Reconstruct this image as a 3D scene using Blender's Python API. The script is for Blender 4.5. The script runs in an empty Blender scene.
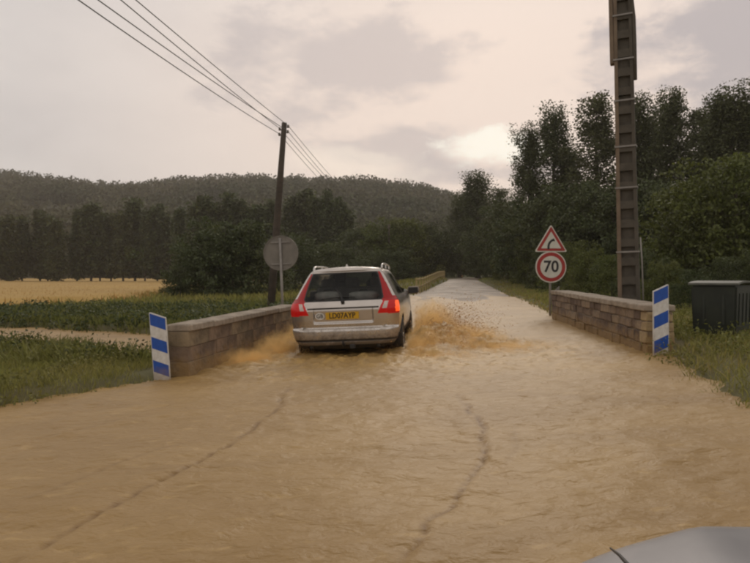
import bpy, bmesh, math, random
import numpy as np
from mathutils import Vector, Matrix, Euler

S = bpy.context.scene
C = S.collection
rng = np.random.default_rng(7)
random.seed(7)
R = math.radians

# ------------------------------------------------------------------ camera
CAM_H, FPX, HOR = 1.42, 650.0, 277.0
cam_data = bpy.data.cameras.new('camera')
cam_data.sensor_width = 36.0
cam_data.lens = 36.0 * FPX / 750.0
cam_data.clip_start = 0.05
cam_data.clip_end = 20000
cam = bpy.data.objects.new('camera', cam_data)
C.objects.link(cam)
cam.location = (0, 0, CAM_H)
cam.rotation_euler = (R(90) - math.atan((281.5 - HOR) / FPX), 0, 0)
S.camera = cam

# ------------------------------------------------------------------ world: overcast evening sky
SUN_AZ, SUN_EL = R(10), R(32)          # to the right of straight ahead, behind the cloud
world = bpy.data.worlds.new('World')
S.world = world
world.use_nodes = True
wt = world.node_tree
wt.nodes.clear()
def wn(t, **kw):
    n = wt.nodes.new(t)
    for k, v in kw.items():
        setattr(n, k, v)
    return n
def wl(a, b): wt.links.new(a, b)
def wmath(op, a, b=None, clamp=False):
    n = wn('ShaderNodeMath', operation=op, use_clamp=clamp)
    for i, v in enumerate((a, b)):
        if v is None: continue
        if isinstance(v, (int, float)): n.inputs[i].default_value = v
        else: wl(v, n.inputs[i])
    return n.outputs[0]
def wmix(f, a, b):
    n = wn('ShaderNodeMix', data_type='RGBA')
    if isinstance(f, (int, float)): n.inputs[0].default_value = f
    else: wl(f, n.inputs[0])
    for i, v in ((6, a), (7, b)):
        if isinstance(v, tuple): n.inputs[i].default_value = (*v, 1)
        else: wl(v, n.inputs[i])
    return n.outputs[2]
def wdir(px, py):
    v = Vector(((px - 375) / FPX, 1.0, (HOR - py) / FPX)); v.normalize(); return v
tc = wn('ShaderNodeTexCoord')
gen = tc.outputs['Generated']
sep = wn('ShaderNodeSeparateXYZ'); wl(gen, sep.inputs[0])
# distance from a direction, flattened so that a cloud is wider than high
def wblob(px, py, rx, rz, soft_noise=None, lo=1.25, hi=0.25):
    d = wdir(px, py)
    sub = wn('ShaderNodeVectorMath', operation='SUBTRACT'); wl(gen, sub.inputs[0]); sub.inputs[1].default_value = d
    sc = wn('ShaderNodeVectorMath', operation='MULTIPLY'); wl(sub.outputs[0], sc.inputs[0])
    sc.inputs[1].default_value = (1 / rx, 1 / rx, 1 / rz)
    ln = wn('ShaderNodeVectorMath', operation='LENGTH'); wl(sc.outputs[0], ln.inputs[0])
    v = ln.outputs['Value']
    if soft_noise is not None: v = wmath('ADD', v, soft_noise)
    mr = wn('ShaderNodeMapRange', interpolation_type='SMOOTHSTEP'); wl(v, mr.inputs[0])
    mr.inputs[1].default_value = lo; mr.inputs[2].default_value = hi
    mr.inputs[3].default_value = 0.0; mr.inputs[4].default_value = 1.0
    return mr.outputs[0]
def wnoise(scale, detail, zs=2.6, off=(0, 0, 0), rough=0.55):
    mp = wn('ShaderNodeMapping'); wl(gen, mp.inputs[0])
    mp.inputs['Scale'].default_value = (1, 1, zs); mp.inputs['Location'].default_value = off
    n = wn('ShaderNodeTexNoise'); wl(mp.outputs[0], n.inputs['Vector'])
    n.inputs['Scale'].default_value = scale; n.inputs['Detail'].default_value = detail
    n.inputs['Roughness'].default_value = rough
    return n.outputs[0]
n_big = wnoise(2.2, 5, 2.4, (3.1, 0.4, 1.7))
n_fine = wnoise(9.0, 7, 2.0, (1.0, 2.0, 0.3), 0.6)
wob = wmath('MULTIPLY', wmath('SUBTRACT', n_fine, 0.5), 3.0)
ramp = wn('ShaderNodeValToRGB'); wl(n_big, ramp.inputs[0])
ramp.color_ramp.elements[0].position = 0.30; ramp.color_ramp.elements[0].color = (0.50, 0.465, 0.45, 1)
ramp.color_ramp.elements[1].position = 0.68; ramp.color_ramp.elements[1].color = (0.67, 0.615, 0.575, 1)
col = ramp.outputs[0]
# fine mottling of the cloud deck
col = wmix(wmath('MULTIPLY', wmath('SUBTRACT', n_fine, 0.42, True), 0.55, True), col, (0.72, 0.675, 0.64))
# warmer and brighter air towards the hidden sun
warm = wblob(500, 135, 0.62, 0.36)
col = wmix(wmath('MULTIPLY', warm, 0.85), col, (0.85, 0.69, 0.585))
# three darker cloud banks and the bright break in view
for (px, py, rx, rz, k) in ((340, 60, 0.17, 0.085, 0.55), (745, 30, 0.17, 0.12, 0.9), (405, 150, 0.11, 0.042, 0.55), (650, 60, 0.12, 0.05, 0.25), (440, 170, 0.11, 0.028, 0.55), (520, 172, 0.10, 0.016, 0.5)):
    col = wmix(wmath('MULTIPLY', wblob(px, py, rx, rz, wob, 1.2, 0.4), k), col, (0.43, 0.385, 0.385))
brk = wblob(488, 150, 0.085, 0.030, wob, 1.1, 0.5)
col = wmix(wmath('MULTIPLY', brk, 0.85), col, (1.0, 0.95, 0.82))
brk2 = wblob(365, 168, 0.12, 0.03, wob, 1.1, 0.4)
col = wmix(wmath('MULTIPLY', brk2, 0.5), col, (0.95, 0.82, 0.68))
sky = wn('ShaderNodeTexSky', sky_type='NISHITA')
sky.sun_disc = False
sky.sun_elevation = SUN_EL
sky.sun_rotation = SUN_AZ
bg_sky = wn('ShaderNodeBackground'); wl(sky.outputs[0], bg_sky.inputs[0]); bg_sky.inputs[1].default_value = 0.06
bg_cloud = wn('ShaderNodeBackground'); wl(col, bg_cloud.inputs[0]); bg_cloud.inputs[1].default_value = 1.20
mixs = wn('ShaderNodeMixShader'); mixs.inputs[0].default_value = 0.95
wl(bg_sky.outputs[0], mixs.inputs[1]); wl(bg_cloud.outputs[0], mixs.inputs[2])
wo = wn('ShaderNodeOutputWorld'); wl(mixs.outputs[0], wo.inputs[0])

sun_d = bpy.data.lights.new('sun', 'SUN')
sun_d.energy = 0.7; sun_d.angle = R(25); sun_d.color = (1.0, 0.90, 0.78)
sun = bpy.data.objects.new('sun', sun_d); C.objects.link(sun)
sv = Vector((math.sin(SUN_AZ) * math.cos(SUN_EL), math.cos(SUN_AZ) * math.cos(SUN_EL), math.sin(SUN_EL)))
sun.rotation_euler = (-sv).to_track_quat('-Z', 'Y').to_euler()
sun.location = (20, 60, 60)

S.view_settings.view_transform = 'Standard'
S.view_settings.look = 'None'
S.view_settings.exposure = 0.0
S.view_settings.gamma = 1.0
S.cycles.use_denoising = True
S.cycles.max_bounces = 8
S.cycles.transparent_max_bounces = 12
S.cycles.filter_width = 2.3
S.cycles.volume_bounces = 3

# ------------------------------------------------------------------ helpers
def tag(o, label=None, cat=None, group=None, kind=None):
    if label: o['label'] = label
    if cat: o['category'] = cat
    if group: o['group'] = group
    if kind: o['kind'] = kind
    return o
def empty(name, loc=(0, 0, 0), rot=(0, 0, 0)):
    o = bpy.data.objects.new(name, None); C.objects.link(o)
    o.location = loc; o.rotation_euler = rot
    o.empty_display_size = 0.2
    return o
def link(name, me, mat=None, parent=None, loc=(0, 0, 0), rot=(0, 0, 0)):
    o = bpy.data.objects.new(name, me); C.objects.link(o)
    if mat is not None and not me.materials: me.materials.append(mat)
    if parent is not None: o.parent = parent
    o.location = loc; o.rotation_euler = rot
    return o
def np_mesh(name, verts, faces, smooth=False):
    verts = np.asarray(verts, dtype=np.float32); faces = np.asarray(faces, dtype=np.int32)
    me = bpy.data.meshes.new(name)
    k = faces.shape[1]
    me.vertices.add(len(verts)); me.vertices.foreach_set('co', verts.ravel())
    me.loops.add(faces.size); me.loops.foreach_set('vertex_index', faces.ravel())
    me.polygons.add(len(faces)); me.polygons.foreach_set('loop_start', np.arange(0, faces.size, k, dtype=np.int32))
    me.polygons.foreach_set('use_smooth', np.full(len(faces), smooth, dtype=bool))
    me.update(calc_edges=True); me.validate()
    return me
def bm_mesh(name, bm, smooth=False):
    me = bpy.data.meshes.new(name)
    bmesh.ops.recalc_face_normals(bm, faces=bm.faces[:])
    bm.to_mesh(me); bm.free()
    if smooth:
        me.polygons.foreach_set('use_smooth', np.full(len(me.polygons), True, dtype=bool))
    return me
def add_box(bm, c, s, rz=0.0, rx=0.0, ry=0.0, bev=0.0, jit=0.0):
    vs = []
    M = Matrix.Translation(c) @ Euler((rx, ry, rz)).to_matrix().to_4x4()
    for dx in (-.5, .5):
        for dy in (-.5, .5):
            for dz in (-.5, .5):
                j = Vector((random.uniform(-jit, jit), random.uniform(-jit, jit), random.uniform(-jit, jit)))
                vs.append(bm.verts.new(M @ (Vector((dx * s[0], dy * s[1], dz * s[2])) + j)))
    q = [(0, 1, 3, 2), (4, 6, 7, 5), (0, 4, 5, 1), (2, 3, 7, 6), (0, 2, 6, 4), (1, 5, 7, 3)]
    fs = [bm.faces.new([vs[i] for i in f]) for f in q]
    if bev > 0:
        es = list({e for f in fs for e in f.edges})
        bmesh.ops.bevel(bm, geom=es, offset=bev, segments=1, profile=0.6, affect='EDGES')
    return vs
def box_mesh(name, s, bev=0.0, c=(0, 0, 0), jit=0.0, **k):
    bm = bmesh.new(); add_box(bm, c, s, bev=bev, jit=jit, **k); return bm_mesh(name, bm)
def tube_arrays(pts, radii, n=8, cap=True):
    pts = [Vector(p) for p in pts]
    V, F = [], []
    for i, p in enumerate(pts):
        t = (pts[min(i + 1, len(pts) - 1)] - pts[max(i - 1, 0)]).normalized()
        up = Vector((0, 0, 1)) if abs(t.z) < .9 else Vector((1, 0, 0))
        a = t.cross(up).normalized(); b = t.cross(a)
        for k in range(n):
            w = 2 * math.pi * k / n
            V.append(p + (a * math.cos(w) + b * math.sin(w)) * radii[i])
    for i in range(len(pts) - 1):
        for k in range(n):
            F.append((i * n + k, i * n + (k + 1) % n, (i + 1) * n + (k + 1) % n, (i + 1) * n + k))
    return V, F
def tube_mesh(name, pts, radii, n=8):
    if isinstance(radii, (int, float)): radii = [radii] * len(pts)
    V, F = tube_arrays(pts, radii, n)
    bm = bmesh.new()
    vs = [bm.verts.new(v) for v in V]
    for f in F: bm.faces.new([vs[i] for i in f])
    bm.faces.new(vs[:n]); bm.faces.new(vs[-n:])
    return bm_mesh(name, bm, True)
def prism_mesh(name, poly, t, axis='y'):
    """outline in the x-z plane, thickness t along +y from y=0"""
    bm = bmesh.new()
    a = [bm.verts.new((x, 0, z)) for x, z in poly]; b = [bm.verts.new((x, t, z)) for x, z in poly]
    bm.faces.new(a); bm.faces.new(b[::-1])
    n = len(poly)
    for i in range(n): bm.faces.new((a[i], a[(i + 1) % n], b[(i + 1) % n], b[i]))
    return bm_mesh(name, bm)
def circle(r, n=40, cx=0, cz=0):
    return [(cx + r * math.cos(2 * math.pi * k / n), cz + r * math.sin(2 * math.pi * k / n)) for k in range(n)]
def round_poly(poly, r, n=5):
    out = []; m = len(poly)
    for i in range(m):
        p = Vector(poly[i]); a = (Vector(poly[i - 1]) - p).normalized(); b = (Vector(poly[(i + 1) % m]) - p).normalized()
        ang = a.angle(b); d = r / math.tan(ang / 2)
        p0, p1 = p + a * d, p + b * d
        for k in range(n + 1):
            t = k / n; q = p0 * (1 - t) ** 2 + p * 2 * t * (1 - t) + p1 * t * t
            out.append((q.x, q.y))
    return out
def text_obj(name, body, size, mat, parent, loc, rot=(R(90), 0, 0), bold=0.0, sx=1.0, ext=0.0015):
    cu = bpy.data.curves.new(name, 'FONT'); cu.body = body; cu.size = size; cu.align_x = 'CENTER'; cu.align_y = 'CENTER'
    cu.extrude = ext; cu.offset = bold; cu.fill_mode = 'BOTH'; cu.resolution_u = 4
    tmp = bpy.data.objects.new(name, cu); C.objects.link(tmp)
    dg = bpy.context.evaluated_depsgraph_get()
    me = bpy.data.meshes.new_from_object(tmp.evaluated_get(dg))
    bpy.data.objects.remove(tmp)
    me.materials.clear()
    o = link(name, me, mat, parent, loc, rot); o.scale = (sx, 1, 1)
    return o
# smooth value noise
_tab = rng.random((256, 256))
def vnoise(x, y):
    x = np.asarray(x, float); y = np.asarray(y, float)
    xi = np.floor(x).astype(int); yi = np.floor(y).astype(int)
    fx = x - xi; fy = y - yi
    fx = fx * fx * fx * (fx * (fx * 6 - 15) + 10); fy = fy * fy * fy * (fy * (fy * 6 - 15) + 10)
    a = _tab[xi & 255, yi & 255]; b = _tab[(xi + 1) & 255, yi & 255]
    c = _tab[xi & 255, (yi + 1) & 255]; d = _tab[(xi + 1) & 255, (yi + 1) & 255]
    return (a * (1 - fx) + b * fx) * (1 - fy) + (c * (1 - fx) + d * fx) * fy
def fbm(x, y, o=4, g=0.5):
    t = 0; a = 1; s = 0
    for i in range(o):
        t = t + a * (vnoise(x * 2 ** i + 17 * i, y * 2 ** i + 31 * i) - .5); s += a; a *= g
    return t / s * 2
def sstep(a, b, x):
    t = np.clip((np.asarray(x, float) - a) / (b - a), 0, 1); return t * t * (3 - 2 * t)
def at(px, py, d):
    return Vector(((px - 375) / FPX * d, d, CAM_H - (py - HOR) / FPX * d))

# ------------------------------------------------------------------ materials
def mat(name, c1, c2=None, scale=5.0, rough=0.7, metal=0.0, bump=0.0, bscale=None, detail=5, spec=0.5, emit=None, coord='Object', island=0.0, transl=0.0, coat=0.0, lo=0.35, hi=0.65, rough2=None, objvar=False):
    m = bpy.data.materials.new(name); m.use_nodes = True
    nt = m.node_tree; b = nt.nodes['Principled BSDF']
    b.inputs['Roughness'].default_value = rough; b.inputs['Metallic'].default_value = metal
    b.inputs['Specular IOR Level'].default_value = spec
    b.inputs['Coat Weight'].default_value = coat
    tcn = nt.nodes.new('ShaderNodeTexCoord')
    def noise(sc, det):
        n = nt.nodes.new('ShaderNodeTexNoise'); n.inputs['Scale'].default_value = sc; n.inputs['Detail'].default_value = det
        n.inputs['Roughness'].default_value = 0.6
        nt.links.new(tcn.outputs[coord], n.inputs['Vector']); return n
    out = None
    if c2 is None: c2 = tuple(x * 0.8 for x in c1)
    n = noise(scale, detail)
    rp = nt.nodes.new('ShaderNodeValToRGB'); nt.links.new(n.outputs[0], rp.inputs[0])
    rp.color_ramp.elements[0].position = lo; rp.color_ramp.elements[0].color = (*c1, 1)
    rp.color_ramp.elements[1].position = hi; rp.color_ramp.elements[1].color = (*c2, 1)
    out = rp.outputs[0]
    if island > 0:
        ge = nt.nodes.new('ShaderNodeNewGeometry')
        hs = nt.nodes.new('ShaderNodeHueSaturation')
        mr = nt.nodes.new('ShaderNodeMapRange'); nt.links.new(ge.outputs['Random Per Island'], mr.inputs[0])
        mr.inputs[3].default_value = 1 - island; mr.inputs[4].default_value = 1 + island
        nt.links.new(mr.outputs[0], hs.inputs['Value']); nt.links.new(out, hs.inputs['Color'])
        if objvar: nt.links.new(nt.nodes.new('ShaderNodeObjectInfo').outputs['Random'], mr.inputs[0])
        oi = nt.nodes.new('ShaderNodeObjectInfo')
        mr2 = nt.nodes.new('ShaderNodeMapRange'); nt.links.new(oi.outputs['Random'], mr2.inputs[0])
        mr2.inputs[3].default_value = 0.478; mr2.inputs[4].default_value = 0.502
        nt.links.new(mr2.outputs[0], hs.inputs['Hue'])
        out = hs.outputs[0]
    nt.links.new(out, b.inputs['Base Color'])
    if rough2 is not None:
        mr = nt.nodes.new('ShaderNodeMapRange'); nt.links.new(n.outputs[0], mr.inputs[0])
        mr.inputs[1].default_value = lo; mr.inputs[2].default_value = hi
        mr.inputs[3].default_value = rough; mr.inputs[4].default_value = rough2
        nt.links.new(mr.outputs[0], b.inputs['Roughness'])
    if emit:
        b.inputs['Emission Color'].default_value = (*emit[0], 1); b.inputs['Emission Strength'].default_value = emit[1]
    if bump > 0:
        bn = noise(bscale or scale * 3, 6)
        bp = nt.nodes.new('ShaderNodeBump'); bp.inputs['Strength'].default_value = 1.0; bp.inputs['Distance'].default_value = bump
        nt.links.new(bn.outputs[0], bp.inputs['Height']); nt.links.new(bp.outputs[0], b.inputs['Normal'])
    if transl > 0:
        tr = nt.nodes.new('ShaderNodeBsdfTranslucent'); nt.links.new(out, tr.inputs[0])
        mx = nt.nodes.new('ShaderNodeMixShader'); mx.inputs[0].default_value = transl
        nt.links.new(b.outputs[0], mx.inputs[1]); nt.links.new(tr.outputs[0], mx.inputs[2])
        nt.links.new(mx.outputs[0], nt.nodes['Material Output'].inputs[0])
    return m
def glass_mat(name, tint, trans=0.5):
    m = bpy.data.materials.new(name); m.use_nodes = True; nt = m.node_tree
    b = nt.nodes['Principled BSDF']; b.inputs['Base Color'].default_value = (0.012, 0.014, 0.013, 1); b.inputs['Roughness'].default_value = 0.06
    t = nt.nodes.new('ShaderNodeBsdfTransparent'); t.inputs[0].default_value = (*tint, 1)
    mx = nt.nodes.new('ShaderNodeMixShader'); mx.inputs[0].default_value = trans
    nt.links.new(b.outputs[0], mx.inputs[1]); nt.links.new(t.outputs[0], mx.inputs[2])
    nt.links.new(mx.outputs[0], nt.nodes['Material Output'].inputs[0])
    return m

M = {}
M['soil'] = mat('soil', (0.085, 0.088, 0.030), (0.125, 0.105, 0.045), 0.35, 0.95, bump=0.05, bscale=3)
M['hill'] = mat('hill', (0.045, 0.045, 0.022), (0.07, 0.06, 0.032), 0.02, 0.95)
M['wheat_soil'] = mat('wheat_soil', (0.42, 0.27, 0.070), (0.35, 0.22, 0.065), 0.15, 0.95, bump=0.1, bscale=2.0)
M['wheat'] = mat('wheat', (0.43, 0.275, 0.072), (0.37, 0.23, 0.065), 0.2, 0.8, island=0.10, transl=0.25)
M['grass_dark'] = mat('grass_dark', (0.120, 0.145, 0.028), (0.175, 0.180, 0.046), 0.5, 0.75, island=0.35, transl=0.3)
M['grass_mid'] = mat('grass_mid', (0.195, 0.215, 0.042), (0.270, 0.250, 0.064), 0.4, 0.75, island=0.35, transl=0.3)
M['grass_dry'] = mat('grass_dry', (0.24, 0.225, 0.060), (0.34, 0.28, 0.10), 0.5, 0.8, island=0.3, transl=0.3)
M['leaf_dark'] = mat('leaf_dark', (0.050, 0.070, 0.020), (0.075, 0.092, 0.028), 0.3, 0.6, island=0.4, transl=0.25)
M['leaf_pop'] = mat('leaf_pop', (0.068, 0.084, 0.030), (0.100, 0.110, 0.044), 0.3, 0.6, island=0.4, transl=0.3)
M['leaf_bright'] = mat('leaf_bright', (0.075, 0.105, 0.020), (0.110, 0.125, 0.028), 0.4, 0.6, island=0.4, transl=0.3)
M['leaf_verge'] = mat('leaf_verge', (0.13, 0.155, 0.032), (0.18, 0.175, 0.045), 0.4, 0.7, island=0.35, transl=0.3)
M['leaf_hill'] = mat('leaf_hill', (0.040, 0.056, 0.022), (0.090, 0.088, 0.038), 0.012, 0.8, island=0.35, transl=0.2, detail=3)
M['bark'] = mat('bark', (0.065, 0.052, 0.036), (0.10, 0.082, 0.06), 6, 0.9, bump=0.02)
M['asphalt'] = mat('asphalt', (0.30, 0.235, 0.165), (0.19, 0.155, 0.12), 0.6, 0.55, bump=0.004, bscale=60, rough2=0.75)
M['stone'] = mat('stone', (0.25, 0.185, 0.12), (0.13, 0.098, 0.066), 5, 0.9, bump=0.05, bscale=10, island=0.42, objvar=True)
M['stone_pale'] = mat('stone_pale', (0.42, 0.32, 0.17), (0.28, 0.20, 0.11), 7, 0.9, bump=0.015, bscale=25)
M['coping'] = mat('coping', (0.36, 0.30, 0.23), (0.22, 0.18, 0.135), 6, 0.88, bump=0.012, bscale=30)
M['mortar'] = mat('mortar', (0.23, 0.175, 0.115), (0.15, 0.11, 0.075), 9, 0.95, bump=0.01)
M['render_wall'] = mat('render_wall', (0.27, 0.205, 0.125), (0.13, 0.10, 0.065), 3.5, 0.92, bump=0.03, bscale=9, island=0.10, objvar=True)
M['concrete'] = mat('concrete', (0.21, 0.155, 0.105), (0.15, 0.11, 0.075), 3, 0.9, bump=0.006, bscale=40)
M['pole_shade_and_cable'] = mat('pole_shade_and_cable', (0.10, 0.086, 0.066), (0.07, 0.060, 0.045), 4, 0.9, bump=0.006, bscale=40)  # pole concrete with the shade put into the colour; also the cable
M['wood'] = mat('wood', (0.085, 0.065, 0.048), (0.05, 0.04, 0.03), 4, 0.9, bump=0.008, bscale=20)
M['galv'] = mat('galv', (0.28, 0.26, 0.23), (0.22, 0.20, 0.18), 8, 0.55, metal=0.3)
M['signback'] = mat('signback', (0.22, 0.20, 0.17), (0.17, 0.155, 0.13), 5, 0.55, metal=0.35)
M['white'] = mat('white', (0.72, 0.70, 0.66), (0.55, 0.52, 0.46), 14, 0.5)
M['sign_white'] = mat('sign_white', (0.62, 0.60, 0.52), (0.52, 0.50, 0.43), 5, 0.45)
M['blue'] = mat('blue', (0.010, 0.085, 0.42), (0.010, 0.065, 0.32), 12, 0.45)
M['red'] = mat('red', (0.36, 0.020, 0.014), (0.28, 0.018, 0.012), 6, 0.45)
M['black'] = mat('black', (0.012, 0.012, 0.012), (0.02, 0.018, 0.016), 8, 0.55)
M['wire'] = mat('wire', (0.06, 0.052, 0.05), (0.045, 0.04, 0.038), 3, 0.6)
M['yellow_wood'] = mat('yellow_wood', (0.40, 0.31, 0.14), (0.28, 0.21, 0.10), 3, 0.85, bump=0.004)
M['bin_green'] = mat('bin_green', (0.022, 0.027, 0.016), (0.012, 0.016, 0.010), 4, 0.6)
M['bin_lid'] = mat('bin_lid', (0.11, 0.112, 0.09), (0.075, 0.078, 0.062), 5, 0.5)
M['tyre'] = mat('tyre', (0.02, 0.018, 0.016), (0.05, 0.038, 0.024), 12, 0.85)
M['rim'] = mat('rim', (0.35, 0.33, 0.30), (0.20, 0.16, 0.11), 9, 0.4, metal=0.7)
M['paint'] = mat('paint', (0.58, 0.535, 0.485), (0.50, 0.46, 0.415), 2.0, 0.27, metal=0.85, coat=0.3)
def add_mud(m):
    nt = m.node_tree; b = nt.nodes['Principled BSDF']; L = nt.links.new
    src = b.inputs['Base Color'].links[0].from_socket
    tcn = nt.nodes.new('ShaderNodeTexCoord'); sp_ = nt.nodes.new('ShaderNodeSeparateXYZ'); L(tcn.outputs['Object'], sp_.inputs[0])
    nz = nt.nodes.new('ShaderNodeTexNoise'); nz.inputs['Scale'].default_value = 9; nz.inputs['Detail'].default_value = 8; nz.inputs['Roughness'].default_value = .7
    L(tcn.outputs['Object'], nz.inputs['Vector'])
    mr = nt.nodes.new('ShaderNodeMapRange'); L(sp_.outputs['Z'], mr.inputs[0])
    for i_, v_ in ((1, .86), (2, .28), (3, -.36), (4, .40)): mr.inputs[i_].default_value = v_
    ad = nt.nodes.new('ShaderNodeMath'); ad.operation = 'ADD'; L(nz.outputs[0], ad.inputs[0]); L(mr.outputs[0], ad.inputs[1])
    m2 = nt.nodes.new('ShaderNodeMapRange'); L(ad.outputs[0], m2.inputs[0]); m2.inputs[1].default_value = .52; m2.inputs[2].default_value = .80
    m2.inputs[4].default_value = .80
    mx = nt.nodes.new('ShaderNodeMix'); mx.data_type = 'RGBA'; L(m2.outputs[0], mx.inputs[0]); L(src, mx.inputs[6]); mx.inputs[7].default_value = (.105, .068, .034, 1)
    L(mx.outputs[2], b.inputs['Base Color'])
    for nm, a_, c_ in (('Metallic', b.inputs['Metallic'].default_value, 0.0), ('Roughness', b.inputs['Roughness'].default_value, .7)):
        q = nt.nodes.new('ShaderNodeMapRange'); L(m2.outputs[0], q.inputs[0]); q.inputs[3].default_value = a_; q.inputs[4].default_value = c_
        L(q.outputs[0], b.inputs[nm])
add_mud(M['paint'])
M['plastic'] = mat('plastic', (0.022, 0.02, 0.018), (0.05, 0.038, 0.026), 7, 0.7)
M['chrome'] = mat('chrome', (0.62, 0.60, 0.57), (0.5, 0.48, 0.45), 8, 0.25, metal=0.9)
M['lamp_red'] = mat('lamp_red', (0.42, 0.010, 0.010), (0.33, 0.008, 0.008), 60, 0.2, emit=((1.0, 0.015, 0.01), 0.12), coat=0.0, spec=0.35)
M['lamp_up'] = mat('lamp_up', (0.34, 0.008, 0.008), (0.24, 0.006, 0.006), 60, 0.22, emit=((1.0, 0.02, 0.015), 0.035), coat=0.0, spec=0.35)
M['lamp_clear'] = mat('lamp_clear', (0.62, 0.52, 0.46), (0.5, 0.42, 0.38), 30, 0.2, coat=0.5)
M['lamp_on'] = mat('lamp_on', (0.8, 0.12, 0.02), (0.8, 0.10, 0.02), 30, 0.2, emit=((1.0, 0.10, 0.02), 0.75))
M['plate_yellow'] = mat('plate_yellow', (0.62, 0.36, 0.015), (0.55, 0.31, 0.015), 9, 0.45)
M['glass_rear'] = glass_mat('glass_rear', (0.78, 0.80, 0.77), 0.68)
M['glass_side'] = glass_mat('glass_side', (0.85, 0.87, 0.85), 0.65)
M['cabin'] = mat('cabin', (0.05, 0.048, 0.045), (0.035, 0.033, 0.03), 6, 0.9)
M['seat_grey'] = mat('seat_grey', (0.22, 0.22, 0.21), (0.16, 0.16, 0.155), 6, 0.85)
M['bonnet'] = mat('bonnet', (0.27, 0.265, 0.275), (0.22, 0.215, 0.225), 2.5, 0.40, metal=0.35, coat=0.2)

# mud splashed up from the flood: a ragged tide mark a hand or two above the water
def add_tide(m, top=.16, amt=.85):
    nt = m.node_tree; b = nt.nodes['Principled BSDF']; L = nt.links.new
    src = b.inputs['Base Color'].links[0].from_socket
    ge = nt.nodes.new('ShaderNodeNewGeometry'); sp_ = nt.nodes.new('ShaderNodeSeparateXYZ'); L(ge.outputs['Position'], sp_.inputs[0])
    def mth(op, a, c):
        n_ = nt.nodes.new('ShaderNodeMath'); n_.operation = op
        for i_, v_ in enumerate((a, c)):
            if isinstance(v_, (int, float)): n_.inputs[i_].default_value = v_
            else: L(v_, n_.inputs[i_])
        return n_.outputs[0]
    nz = nt.nodes.new('ShaderNodeTexNoise'); nz.inputs['Scale'].default_value = 5; nz.inputs['Detail'].default_value = 8; nz.inputs['Roughness'].default_value = .7
    L(ge.outputs['Position'], nz.inputs['Vector'])
    h = mth('SUBTRACT', sp_.outputs['Z'], mth('MULTIPLY', mth('ADD', sp_.outputs['X'], 2.9), .044))
    h = mth('ADD', h, mth('MULTIPLY', mth('SUBTRACT', nz.outputs[0], .5), .75))
    mr = nt.nodes.new('ShaderNodeMapRange'); L(h, mr.inputs[0]); mr.inputs[1].default_value = top + .14; mr.inputs[2].default_value = top - .06; mr.inputs[4].default_value = amt
    mx = nt.nodes.new('ShaderNodeMix'); mx.data_type = 'RGBA'; L(mr.outputs[0], mx.inputs[0]); L(src, mx.inputs[6]); mx.inputs[7].default_value = (.26, .165, .065, 1)
    L(mx.outputs[2], b.inputs['Base Color'])
for k_ in ('stone', 'stone_pale', 'render_wall', 'mortar'): add_tide(M[k_])
for k_ in ('white', 'blue'): add_tide(M[k_], .06, .55)

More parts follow.
